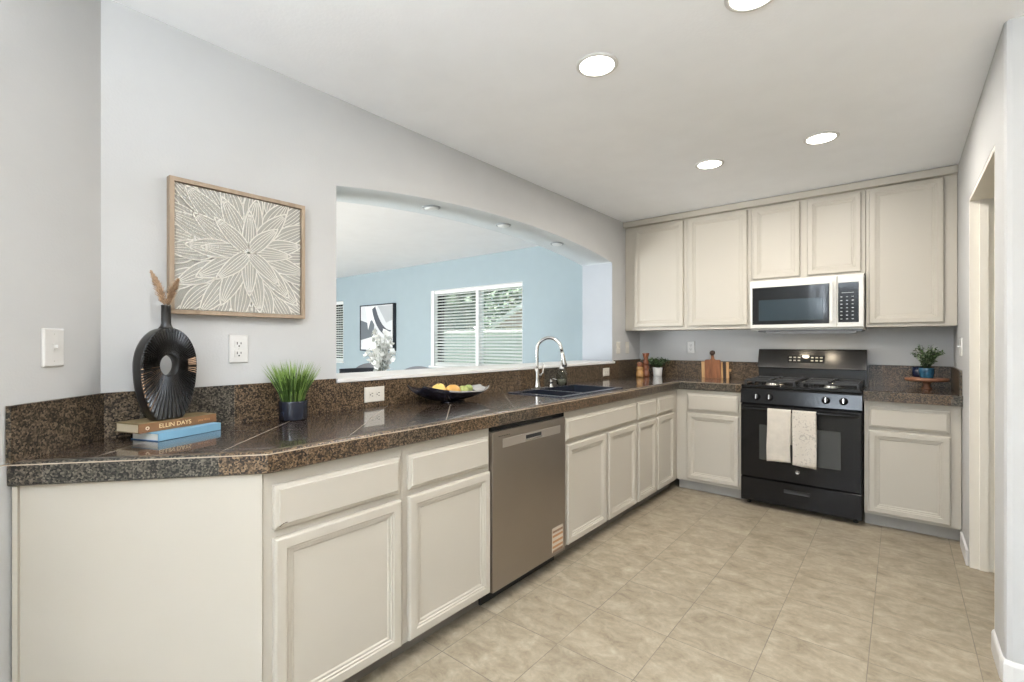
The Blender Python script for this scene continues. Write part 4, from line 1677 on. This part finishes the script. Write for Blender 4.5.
def board(name, label, x0, x1, h, th, yb, lean, mats, handle=None, stripes=None, notch=None):
    """a board leaning back on the backsplash; bottom front at yb"""
    r = thing(name, label, 'cutting board', ((x0 + x1) / 2, yb, CT))
    M = Matrix.Translation((0, yb, CT + .0005)) @ Matrix.Rotation(-lean, 4, 'X')
    bm = bmesh.new()
    if handle is None:
        if stripes:
            xs_ = [x0] + stripes + [x1]
            for i in range(len(xs_) - 1):
                box(bm, xs_[i] + .0001, 0, 0, xs_[i + 1] - .0001, th, h, i % 2)
        else:
            box(bm, x0, 0, 0, x1, th, h, 0, .003)
    else:
        c = (x0 + x1) / 2
        hw = handle[0]
        pts = [(x0, 0), (x1, 0), (x1, h - .012), (x1 - .004, h - .004), (x1 - .014, h), (c + hw + .012, h), (c + hw, h + .010)]
        pts += [(c + hw * .85, h + handle[1] * .5)]
        for k in range(9):
            a = PI * k / 8
            pts.append((c + (hw + .005) * math.cos(a), h + handle[1] - hw + (hw + .004) * math.sin(a)))
        pts += [(c - hw * .85, h + handle[1] * .5), (c - hw, h + .010), (c - hw - .012, h), (x0 + .014, h), (x0 + .004, h - .004), (x0, h - .012)]
        lo_ = [bm.verts.new((a, 0, b)) for a, b in pts]
        hi_ = [bm.verts.new((a, th, b)) for a, b in pts]
        bm.faces.new(lo_)
        bm.faces.new(hi_[::-1])
        for i in range(len(pts)):
            j = (i + 1) % len(pts)
            f = bm.faces.new((lo_[i], hi_[i], hi_[j], lo_[j]))
        for f in bm.faces:
            cz = f.calc_center_median().z
            if cz > h + handle[1] * .45:
                f.material_index = 1
    bm.transform(M)
    o = obj('board', bm, mats, r)
    if handle is not None:
        bm = bmesh.new()
        c = (x0 + x1) / 2
        lathe(bm, [(.0, 0), (.021, 0), (.023, .008), (.023, th + .006), (.017, th + .012), (0, th + .012)], 0, 0, 20)
        bm.transform(M @ Matrix.Translation((c, -.006, h + handle[1] - .012)) @ Matrix.Rotation(-PI / 2, 4, 'X'))
        bmesh.ops.scale(bm, vec=(1, 1, 1), verts=list(bm.verts))
        obj('handle_knob', bm, EBONY, r)
    if notch:
        bm = bmesh.new()
        box(bm, x1 - .004, .003, h * .42, x1 + .020, th - .003, h * .58, bevel=.003)
        bm.transform(M)
        obj('side_handle', bm, ACACIA, r)
    return r


board('cutting_board', 'wide striped light and dark wood cutting board leaning behind the paddle board', -1.447, -1.207, .148, .018, 4.548, math.radians(-6), [ACACIA, EBONY],
      stripes=[-1.256, -1.229], notch=True)
board('cutting_board', 'reddish brown paddle cutting board with dark knob handle, leaning in front', -1.408, -1.268, .168, .016, 4.518, math.radians(-6), [WALNUT, EBONY], handle=(.013, .075))

# ------------------------------------------------------------------ fruit bowl
bx_, by_ = -1.925, 1.815
fb = thing('fruit_bowl', 'long wavy black bowl with pale rim holding fruit, on the counter', 'bowl', (bx_, by_, CT))
bm = bmesh.new()
nu, nv2 = 36, 12
LB, WB = .262, .125


def bowl_pt(u, v, off=0):
    # u -1..1 along y, v -1..1 across; a leaf-like bowl, its left end tallest, its right end a long low lip
    wloc = WB * (1 - .50 * abs(u) ** 2.6 - (.22 * u ** 3 if u > 0 else 0))
    base = .008 + (.064 * abs(u) ** 2.6 if u < 0 else .050 * u ** 2.2)
    rimz = .062 + (.040 * u * u if u < 0 else .010 * u * u - .008 * math.sin(u * PI))
    zz = base + (rimz - base) * abs(v) ** 2.2
    return Vector((bx_ + v * wloc, by_ + u * LB, CT + max(.0035 + off, zz + off)))


top_ = [[bm.verts.new(bowl_pt(-1 + 2 * i / nu, -1 + 2 * j / nv2, .004)) for j in range(nv2 + 1)] for i in range(nu + 1)]
bot_ = [[bm.verts.new(bowl_pt(-1 + 2 * i / nu, -1 + 2 * j / nv2, -.003)) for j in range(nv2 + 1)] for i in range(nu + 1)]
for g in (top_, bot_):
    for i in range(nu):
        for j in range(nv2):
            f = bm.faces.new((g[i][j], g[i + 1][j], g[i + 1][j + 1], g[i][j + 1]))
            f.smooth = True
            if g is top_ and (i > nu - 5):
                f.material_index = 1
for i in range(nu):
    for j in (0, nv2):
        bm.faces.new((top_[i][j], top_[i + 1][j], bot_[i + 1][j], bot_[i][j])).material_index = 1 if i > 8 else 0
for j in range(nv2):
    for i in (0, nu):
        bm.faces.new((top_[i][j], top_[i][j + 1], bot_[i][j + 1], bot_[i][j])).material_index = 1 if i else 0
obj('dish', bm, [BOWLM, BOWLR], fb)
bm = bmesh.new()
lathe(bm, [(0, .0003), (.05, .0003), (.05, .004), (0, .004)], bx_, by_, 28, 0, CT, 1, 1.6)
obj('foot', bm, BOWLM, fb)


def fruit(name, label, x, y, r, z, mat, sq=(1, 1, .92), rz=0):
    rr_ = thing(name, label, 'fruit', (x, y, z))
    bm = bmesh.new()
    bmesh.ops.create_uvsphere(bm, u_segments=24, v_segments=16, radius=r)
    for v in bm.verts:
        v.co.x *= sq[0]
        v.co.y *= sq[1]
        v.co.z *= sq[2]
        # dimple at the top and bottom
        d = math.hypot(v.co.x, v.co.y) / r
        if d < .3:
            v.co.z *= .93 + .07 * (d / .3)
    bm.transform(Matrix.Translation((0, 0, r * sq[2])) @ Matrix.Rotation(rz, 4, 'Z'))
    obj('flesh', bm, mat, rr_, smooth=True, local=True)
    bm = bmesh.new()
    tube(bm, [(0, 0, 2 * r * sq[2] * .955), (.001, .001, 2 * r * sq[2] + .003)], .0022, 8)
    obj('stem', bm, BARK, rr_, local=True)


zf = CT + .022
fruit('lemon', 'pale yellow-orange fruit at left end of the black fruit bowl', bx_ - .004, by_ - .100, .038, zf + .010, YELLOW, (.95, 1.15, .9))
fruit('orange', 'deeper orange fruit, second from the left in the bowl', bx_ + .010, by_ - .008, .040, zf + .001, ORANGE, (1, 1.1, .88))
fruit('lemon', 'yellow fruit behind the orange in the black bowl', bx_ - .058, by_ - .045, .033, zf + .016, YELLOW)
fruit('lime', 'green fruit right of the orange in the bowl, larger of the two', bx_ + .006, by_ + .074, .032, zf + .001, LIME)
fruit('lime', 'small darker green fruit farthest right in the bowl', bx_ - .010, by_ + .134, .026, zf + .013, simple('fruit_dark_green', (.30, .36, .12), .45))


# ------------------------------------------------------------------ ceiling lamps
def downlight(x, y, label, group, energy=11):
    r = thing('ceiling_light', label, 'light', (x, y, H), group)
    bm = bmesh.new()
    lathe(bm, [(.072, -.0005), (.088, -.0005), (.088, -.003), (.084, -.006), (.075, -.007), (.072, -.005), (.072, -.0005)], x, y, 40, 0, H)
    obj('trim_ring', bm, WHITEP, r)
    bm = bmesh.new()
    lathe(bm, [(0, -.0045), (.072, -.0045), (.072, -.001), (0, -.001)], x, y, 40, 0, H)
    obj('lens', bm, LENS, r)
    d = bpy.data.lights.new('downlight', 'AREA')
    d.shape = 'DISK'
    d.size = .115
    d.energy = energy
    d.color = (1.0, .95, .88)
    o = bpy.data.objects.new('downlight', d)
    o.location = (0, 0, -.012)
    C.objects.link(o)
    o.parent = r


downlight(-.994, 1.766, 'recessed round ceiling light above the counter, nearest the camera on the left', 'kitchen downlights', 8)
downlight(-.385, 1.735, 'recessed round ceiling light partly cut off by the top of the photo', 'kitchen downlights', 8)
downlight(-.971, 3.207, 'recessed round ceiling light farthest back, left of the pair near the cabinets', 'kitchen downlights', 12)
downlight(-.352, 3.200, 'recessed round ceiling light farthest back, right of the pair near the cabinets', 'kitchen downlights', 12)
downlight(-.7, .35, 'added unseen round ceiling light directly above the camera', 'kitchen downlights', 6)  # this and the next three: out-of-view lamps added for room light
downlight(.9, .35, 'added unseen round ceiling light above the area right of the camera', 'kitchen downlights', 6)
downlight(-.2, -1.9, 'added unseen round ceiling light behind the camera, left', 'kitchen downlights')
downlight(2.0, -1.9, 'added unseen round ceiling light behind the camera, right', 'kitchen downlights')
downlight(-5.2, .6, 'added unseen round ceiling light over the dining room, nearer', 'added dining downlights', 22)  # dining lamps from here on are added out of view to brighten the room
downlight(-7.4, 1.2, 'added unseen round ceiling light over the dining room, farther', 'added dining downlights', 22)
downlight(-4.0, -1.0, 'added unseen round ceiling light over the dining room beside the front wall', 'added dining downlights', 22)

for i, (y, lab) in enumerate(((1.93, 'small round puck light under the arch, leftmost of three'), (2.61, 'small round puck light under the arch, middle of three'), (3.30, 'small round puck light under the arch, rightmost of three'))):
    z = arch(y)
    sl_ = math.atan2(arch(y + .01) - arch(y - .01), .02)
    r = thing('puck_light', lab, 'light', (-2.235, y, z), 'arch puck lights')
    r.rotation_euler = (sl_, 0, 0)
    bm = bmesh.new()
    lathe(bm, [(.0, -.001), (.055, -.001), (.056, -.005), (.052, -.009), (.046, -.010), (.044, -.007), (0, -.007)], 0, 0, 32)
    obj('ring', bm, PUCKR, r, local=True)
    bm = bmesh.new()
    lathe(bm, [(0, -.0075), (.043, -.0075), (.043, -.011), (.035, -.014), (0, -.015)], 0, 0, 32)
    obj('lens', bm, PUCKL, r, local=True)


# ------------------------------------------------------------------ windows and blinds
def window(n, x0, x1, z0, z1, mull):
    r = bpy.data.objects.new('window_%d' % n, None)
    C.objects.link(r)
    r.location = ((x0 + x1) / 2, YD + .06, z0)
    r['kind'] = 'structure'
    bm = bmesh.new()
    f = .045
    y0, y1 = YD + .055, YD + .105
    box(bm, x0, y0, z0, x1, y1, z0 + f)
    box(bm, x0, y0, z1 - f, x1, y1, z1)
    box(bm, x0, y0, z0 + f, x0 + f, y1, z1 - f)
    box(bm, x1 - f, y0, z0 + f, x1, y1, z1 - f)
    if mull:
        box(bm, mull - .03, y0, z0 + f, mull + .03, y1, z1 - f)
    # reveal lining
    box(bm, x0 - .0, YD - .004, z1 - .006, x1, y0, z1)
    box(bm, x0 - .0, YD - .004, z0, x0 + .006, y0, z1 - .006)
    box(bm, x1 - .006, YD - .004, z0, x1, y0, z1 - .006)
    obj('window_frame', bm, VINYL, r)
    obj('window_sill', B(x0 - .02, YD - .03, z0 - .02, x1 + .02, y0, z0 + .003, bevel=.003), VINYL, r)
    xs_ = [x0 + f, mull - .03, mull + .03, x1 - f] if mull else [x0 + f, x1 - f]
    for i in range(0, len(xs_), 2):
        obj('pane', B(xs_[i], YD + .078, z0 + f, xs_[i + 1], YD + .082, z1 - f), GLASS, r)


def blind(x0, x1, z0, z1, label):
    r = thing('window_blind', label, 'window blind', ((x0 + x1) / 2, YD + .03, z0))
    y = YD + .026
    obj('headrail', B(x0, y - .024, z1 - .045, x1, y + .024, z1, bevel=.003), BLIND, r)
    bm = bmesh.new()
    z = z0 + .045
    while z < z1 - .06:
        b2 = bmesh.new()
        box(b2, x0 + .003, -.023, -.0016, x1 - .003, .023, .0016)
        merge(bm, b2, Matrix.Translation((0, y, z)) @ Matrix.Rotation(math.radians(25), 4, 'X'))
        z += .0425
    obj('slats', bm, BLIND, r)
    obj('bottom_rail', B(x0, y - .022, z0 + .006, x1, y + .022, z0 + .024, bevel=.003), BLIND, r)
    bm = bmesh.new()
    for t_ in (.12, .5, .88) if x1 - x0 > 1 else (.2, .8):
        xx = x0 + (x1 - x0) * t_
        for yy in (y - .0245, y + .0245):
            tube(bm, [(xx, yy, z0 + .02), (xx, yy, z1 - .03)], .0012, 5)
    obj('cords', bm, BLIND, r)


window(1, *WIN[0], -4.43)
window(2, *WIN[1], None)
blind(WIN[0][0] + .075, -4.455, .906, 1.99, 'white slatted blind in the left half of the double dining window')
blind(-4.40, WIN[0][1] - .010, .906, 1.99, 'white slatted blind in the right half of the double dining window')
blind(WIN[1][0] + .01, WIN[1][1] - .01, .906, 1.975, 'white slatted blind of the single window at the far left')
# centre post on the room side between the two blinds and a jamb strip at the left
bm = bmesh.new()
box(bm, -4.453, YD + .003, .905, -4.402, YD + .054, 1.993)
box(bm, WIN[0][0] + .007, YD + .003, .905, WIN[0][0] + .060, YD + .054, 1.993)
struct('trim_3', bm, [VINYL])

# ------------------------------------------------------------------ dining room
ax0, ax1, az0, az1 = -7.11, -6.185, 1.108, 1.868
cv = thing('canvas_art', 'abstract black, grey and white painting on the blue dining wall', 'artwork', ((ax0 + ax1) / 2, YD - .03, az0))
bm = bmesh.new()
for a in ((ax0, az0, ax1, az0 + .018), (ax0, az1 - .018, ax1, az1), (ax0, az0 + .018, ax0 + .018, az1 - .018), (ax1 - .018, az0 + .018, ax1, az1 - .018)):
    box(bm, a[0], YD - .06, a[1], a[2], YD - .001, a[3])
obj('frame', bm, CDARK, cv)
obj('canvas', B(ax0 + .018, YD - .052, az0 + .018, ax1 - .018, YD - .004, az1 - .018), CANVAS, cv)
bm = bmesh.new()
W_, H_ = ax1 - ax0, az1 - az0


def patch(pts, mi, lay):
    P_ = [(ax0 + .018 + p[0] * (W_ - .036), az0 + .018 + p[1] * (H_ - .036)) for p in pts]
    y = YD - .0522 - lay * .0006
    f1 = [bm.verts.new((a, y, b)) for a, b in P_]
    f2 = [bm.verts.new((a, y + .0005, b)) for a, b in P_]
    fs = [bm.faces.new(f1), bm.faces.new(f2[::-1])]
    for i in range(len(P_)):
        fs.append(bm.faces.new((f1[i - 1], f1[i], f2[i], f2[i - 1])))
    for f in fs:
        f.material_index = mi


patch([(.0, .22), (.40, .30), (.46, .70), (.20, .62), (.0, .68)], 0, 0)
patch([(.15, .98), (.52, .98), (.45, .55), (.34, .72), (.24, .45), (.20, .75)], 2, 1)
patch([(.55, .98), (.98, .98), (.98, .66), (.80, .60)], 3, 1)
arc_o = [(.42 + 0 * k, 0) for k in range(0)]
oa = []
ob = []
for k in range(10):
    a = k / 9
    cxp, czp = .42 + .48 * a ** 1.3, .97 - .60 * math.sin(a * PI / 2) ** .9
    oa.append((cxp + .05, min(.98, czp + .06)))
    ob.append((cxp - .05, czp - .05))
patch(oa + ob[::-1], 1, 2)
patch([(.02, .02), (.38, .02), (.36, .28), (.10, .22)], 2, 1)
obj('painted_shapes', bm, [CGREY, simple('canvas_dark_grey', (.09, .10, .12), .8), CWHITE, simple('canvas_light_grey', (.42, .44, .46), .8)], cv)

# round dining table, chairs and white blossom arrangement
tx, ty = -3.43, 2.40
tb = thing('dining_table', 'round dining table behind the pass-through, mostly hidden by the ledge', 'table', (tx, ty, 0))
bm = bmesh.new()
lathe(bm, [(0, .72), (.46, .72), (.48, .728), (.48, .742), (.47, .75), (0, .75)], tx, ty, 56)
obj('tabletop', bm, CHAIRG, tb)
bm = bmesh.new()
lathe(bm, [(0, .0), (.26, .0), (.26, .02), (.06, .05), (.045, .3), (.05, .68), (.16, .719), (0, .7195)], tx, ty, 32)
obj('pedestal', bm, EBONY, tb)


def chair(label, x, y, rz, top, mat, curved=0.0, w_=.42, group='dining chairs'):
    r = thing('dining_chair', label, 'chair', (x, y, 0), group, rz)
    # local: sits facing -Y, back at +Y
    obj('seat', B(-w_ / 2, -.21, .43, w_ / 2, .21, .475, bevel=.012), mat, r, local=True)
    for sx, sy in ((-1, -1), (1, -1), (-1, 1), (1, 1)):
        bm = bmesh.new()
        tube(bm, [(sx * (w_ / 2 - .03), sy * .18, .43), (sx * (w_ / 2 - .015), sy * .2, .0)], [.018, .012], 8)
        obj('leg', bm, EBONY, r, local=True)
    bm = bmesh.new()
    n__ = 12
    pts = []
    for side in (0, 1):
        row = []
        for i in range(n__ + 1):
            s_ = -1 + 2 * i / n__
            row.append((s_ * w_ / 2, .215 + side * .025 - .03 * s_ * s_, top - curved * s_ * s_ * 1.0))
        pts.append(row)
    G = []
    for side in (0, 1):
        G.append([[bm.verts.new((p[0], p[1] - .03, .60)), bm.verts.new((p[0], p[1], p[2]))] for p in pts[side]])
    for i in range(n__):
        bm.faces.new((G[0][i][0], G[0][i + 1][0], G[0][i + 1][1], G[0][i][1]))
        bm.faces.new((G[1][i][0], G[1][i + 1][0], G[1][i + 1][1], G[1][i][1]))
        bm.faces.new((G[0][i][1], G[0][i + 1][1], G[1][i + 1][1], G[1][i][1]))
        bm.faces.new((G[0][i][0], G[0][i + 1][0], G[1][i + 1][0], G[1][i][0]))
    for i in (0, n__):
        bm.faces.new((G[0][i][0], G[0][i][1], G[1][i][1], G[1][i][0]))
    obj('backrest', bm, mat, r, local=True)
    bm = bmesh.new()
    for sx in (-1, 1):
        tube(bm, [(sx * (w_ / 2 - .03), .195, .44), (sx * (w_ / 2 - .03), .185, .62)], .014, 8)
    obj('back_posts', bm, EBONY, r, local=True)
    return r


chair('dark chair with straight black top rail, leftmost of the chairs behind the ledge', -4.00, 2.62, math.atan2(.12, -.64) - PI / 2 + 0, .985, CDARK, .0, .34)
chair('grey chair with curved back behind the black-topped chair', -4.80, 3.20, math.radians(55), .995, CHAIRG, .05, .30)
chair('grey chair with low curved back to the right of the white blossoms', -4.25, 3.42, math.radians(40), .965, CHAIRG, .06, .40)

fa = thing('flower_arrangement', 'white blossom branches in a pale vase seen through the pass-through', 'flowers', (tx, ty, .75))
bm = bmesh.new()
lathe(bm, [(0, .001), (.045, .001), (.065, .03), (.072, .09), (.055, .15), (.032, .18), (.036, .20), (.030, .20), (.028, .18), (0, .17)], tx, ty, 28, 0, .75)
obj('vase', bm, POTW, fa)
bs = bmesh.new()
bl = bmesh.new()
rnd = random.Random(21)
for k in range(34):
    a = rnd.uniform(0, 2 * PI)
    rr_ = rnd.uniform(.02, .14)
    hh = rnd.uniform(.16, .40) if rr_ < .1 else rnd.uniform(.12, .30)
    tip = Vector((tx + rr_ * math.cos(a), ty + rr_ * math.sin(a), .94 + hh))
    b0 = Vector((tx, ty, .93))
    tube(bs, [b0, b0.lerp(tip, .5) + Vector((0, 0, .02)), tip], .0016, 5)
    for j in range(5):
        p = b0.lerp(tip, .45 + .55 * j / 4) + Vector((rnd.gauss(0, .014), rnd.gauss(0, .014), rnd.gauss(0, .012)))
        nrm = Vector((rnd.gauss(0, 1), rnd.gauss(0, 1), rnd.gauss(.4, 1))).normalized()
        t1 = nrm.cross(Vector((0, .3, 1))).normalized()
        t2 = nrm.cross(t1)
        rad = rnd.uniform(.020, .034)
        for m_ in range(5):
            aa = 2 * PI * m_ / 5
            d_ = t1 * math.cos(aa) + t2 * math.sin(aa)
            s_ = nrm.cross(d_) * rad * .45
            V = [bl.verts.new(x_) for x_ in (p, p + d_ * rad * .55 + s_ + nrm * .003, p + d_ * rad + nrm * .006, p + d_ * rad * .55 - s_ + nrm * .003)]
            bl.faces.new(V)
obj('stems', bs, simple('stem_grey', (.25, .27, .22), .8), fa)
obj('blossoms', bl, PETAL, fa, recalc=False)

# ------------------------------------------------------------------ outside the windows
rf = bmesh.new()  # unseen roof added to keep the low sun off fence and trees
b2 = bmesh.new()
gp0 = [(-3.2, H + .12), (-3.2, H + .3), (.2, 4.6), (5.15, H + .3), (5.15, H + .12)]
lo_ = [b2.verts.new((-10.2, a, b)) for a, b in gp0]
hi_ = [b2.verts.new((4.8, a, b)) for a, b in gp0]
b2.faces.new(lo_)
b2.faces.new(hi_[::-1])
for i in range(5):
    b2.faces.new((lo_[i - 1], lo_[i], hi_[i], hi_[i - 1]))
merge(rf, b2)
struct('roof', rf, [simple('sun_block_roof', (.30, .22, .18), .9)])
struct('ground', B(-40, 4.76, -.5, 20, 40, -.25), [GROUND])
fn = thing('garden_fence', 'pale vinyl garden fence outside the dining window', 'fence', (-8, 7.5, -.25))
bm = bmesh.new()
x = -18.0
while x < 2:
    box(bm, x, 7.5, -.25, x + .145, 7.53, 1.44)
    x += .15
obj('boards', bm, FENCE, fn)
obj('top_rail', B(-18, 7.47, 1.44, 2, 7.56, 1.50), FENCE, fn)
for x in (-13.6, -11.2, -8.8, -7.12, -4.6, -2.2):
    bm = bmesh.new()
    box(bm, x - .06, 7.43, -.25, x + .06, 7.56, 1.56)
    box(bm, x - .08, 7.41, 1.56, x + .08, 7.58, 1.60)
    obj('post', bm, VINYL, fn)
hs_ = thing('neighbour_house', 'low neighbouring house with pinkish gable roof beyond the fence', 'house', (-6.5, 13, -.25))
bm = bmesh.new()
gp_ = [(-10.9, 1.78), (-6.5, 4.0), (-2.1, 1.78)]
lo_ = [bm.verts.new((a, 12.2, b)) for a, b in gp_]
hi_ = [bm.verts.new((a, 18, b)) for a, b in gp_]
bm.faces.new(lo_)
bm.faces.new(hi_[::-1])
for i in range(3):
    bm.faces.new((lo_[i - 1], lo_[i], hi_[i], hi_[i - 1]))
obj('roof', bm, ROOFP, hs_)
bm = bmesh.new()
for s in (0, 1):
    a, b = (gp_[0], gp_[1]) if s == 0 else (gp_[2], gp_[1])
    vsx = [(a[0], 12.1, a[1] - .05), (b[0], 12.1, b[1] - .05), (b[0], 12.1, b[1] + .14), (a[0], 12.1, a[1] + .10)]
    f1 = [bm.verts.new(p) for p in vsx]
    f2 = [bm.verts.new((p[0], 12.2, p[2])) for p in vsx]
    bm.faces.new(f1)
    bm.faces.new(f2[::-1])
    for i in range(4):
        bm.faces.new((f1[i - 1], f1[i], f2[i], f2[i - 1]))
obj('fascia', bm, VINYL, hs_)
obj('wall', B(-10.5, 12.4, -.25, -2.5, 17.8, 1.78), simple('stucco', (.55, .48, .42), .9), hs_)


def tree(label, x, y, trunk, rad, zc, seed, n, mats):
    r = thing('tree', label, 'tree', (x, y, -.25), 'trees beyond the fence')
    rnd = random.Random(seed)
    bm = bmesh.new()
    tube(bm, [(x, y, -.25), (x + .1, y, zc * .5), (x, y, zc)], [trunk, trunk * .8, trunk * .4], 8)
    obj('trunk', bm, BARK, r)
    bm = bmesh.new()
    for k in range(n):
        d_ = Vector((rnd.gauss(0, 1), rnd.gauss(0, 1), rnd.gauss(0, 1))).normalized()
        rr_ = rad * (.55 + .45 * rnd.random()) * (1 + .2 * math.sin(d_.x * 5 + seed) * math.cos(d_.z * 4))
        p = Vector((x, y, zc)) + Vector((d_.x * rr_, d_.y * rr_, d_.z * rr_ * .85))
        a = Vector((rnd.gauss(0, 1), rnd.gauss(0, 1), rnd.gauss(0, 1))).normalized()
        b = a.cross(d_).normalized() if a.cross(d_).length > .01 else Vector((1, 0, 0))
        c = a * .5 + d_ * .3
        s_ = rnd.uniform(.13, .24) * (rad / 2.4) ** .5
        f = bm.faces.new([bm.verts.new(q_) for q_ in (p - b * s_ * .5, p + c * s_, p + b * s_ * .5, p - c * s_)])
        f.material_index = rnd.randrange(len(mats))
    obj('foliage', bm, mats, r, recalc=False)


T1 = simple('tree_leaf_dark', (.05, .085, .055), .7)
T2_ = simple('tree_leaf_mid', (.09, .125, .09), .7)
T3 = simple('tree_leaf_light', (.13, .165, .12), .7)
tree('dense dark green tree beyond the fence, left in the window view', -15.6, 11.4, .18, 2.2, 2.9, 1, 6000, [T1, T2_])
tree('broad mid-green tree beyond the fence behind the window centre', -11.4, 9.7, .16, 1.8, 2.8, 2, 7000, [T1, T2_, T3])
tree('pale green tree beyond the fence, behind the neighbouring roof', -19.5, 23.5, .2, 5.2, 5.0, 3, 9000, [T1, T2_, T3])
tree('dark leafy tree farthest left outside, seen through the single window', -21.4, 13.5, .2, 3.0, 3.0, 4, 5200, [T1, T2_])
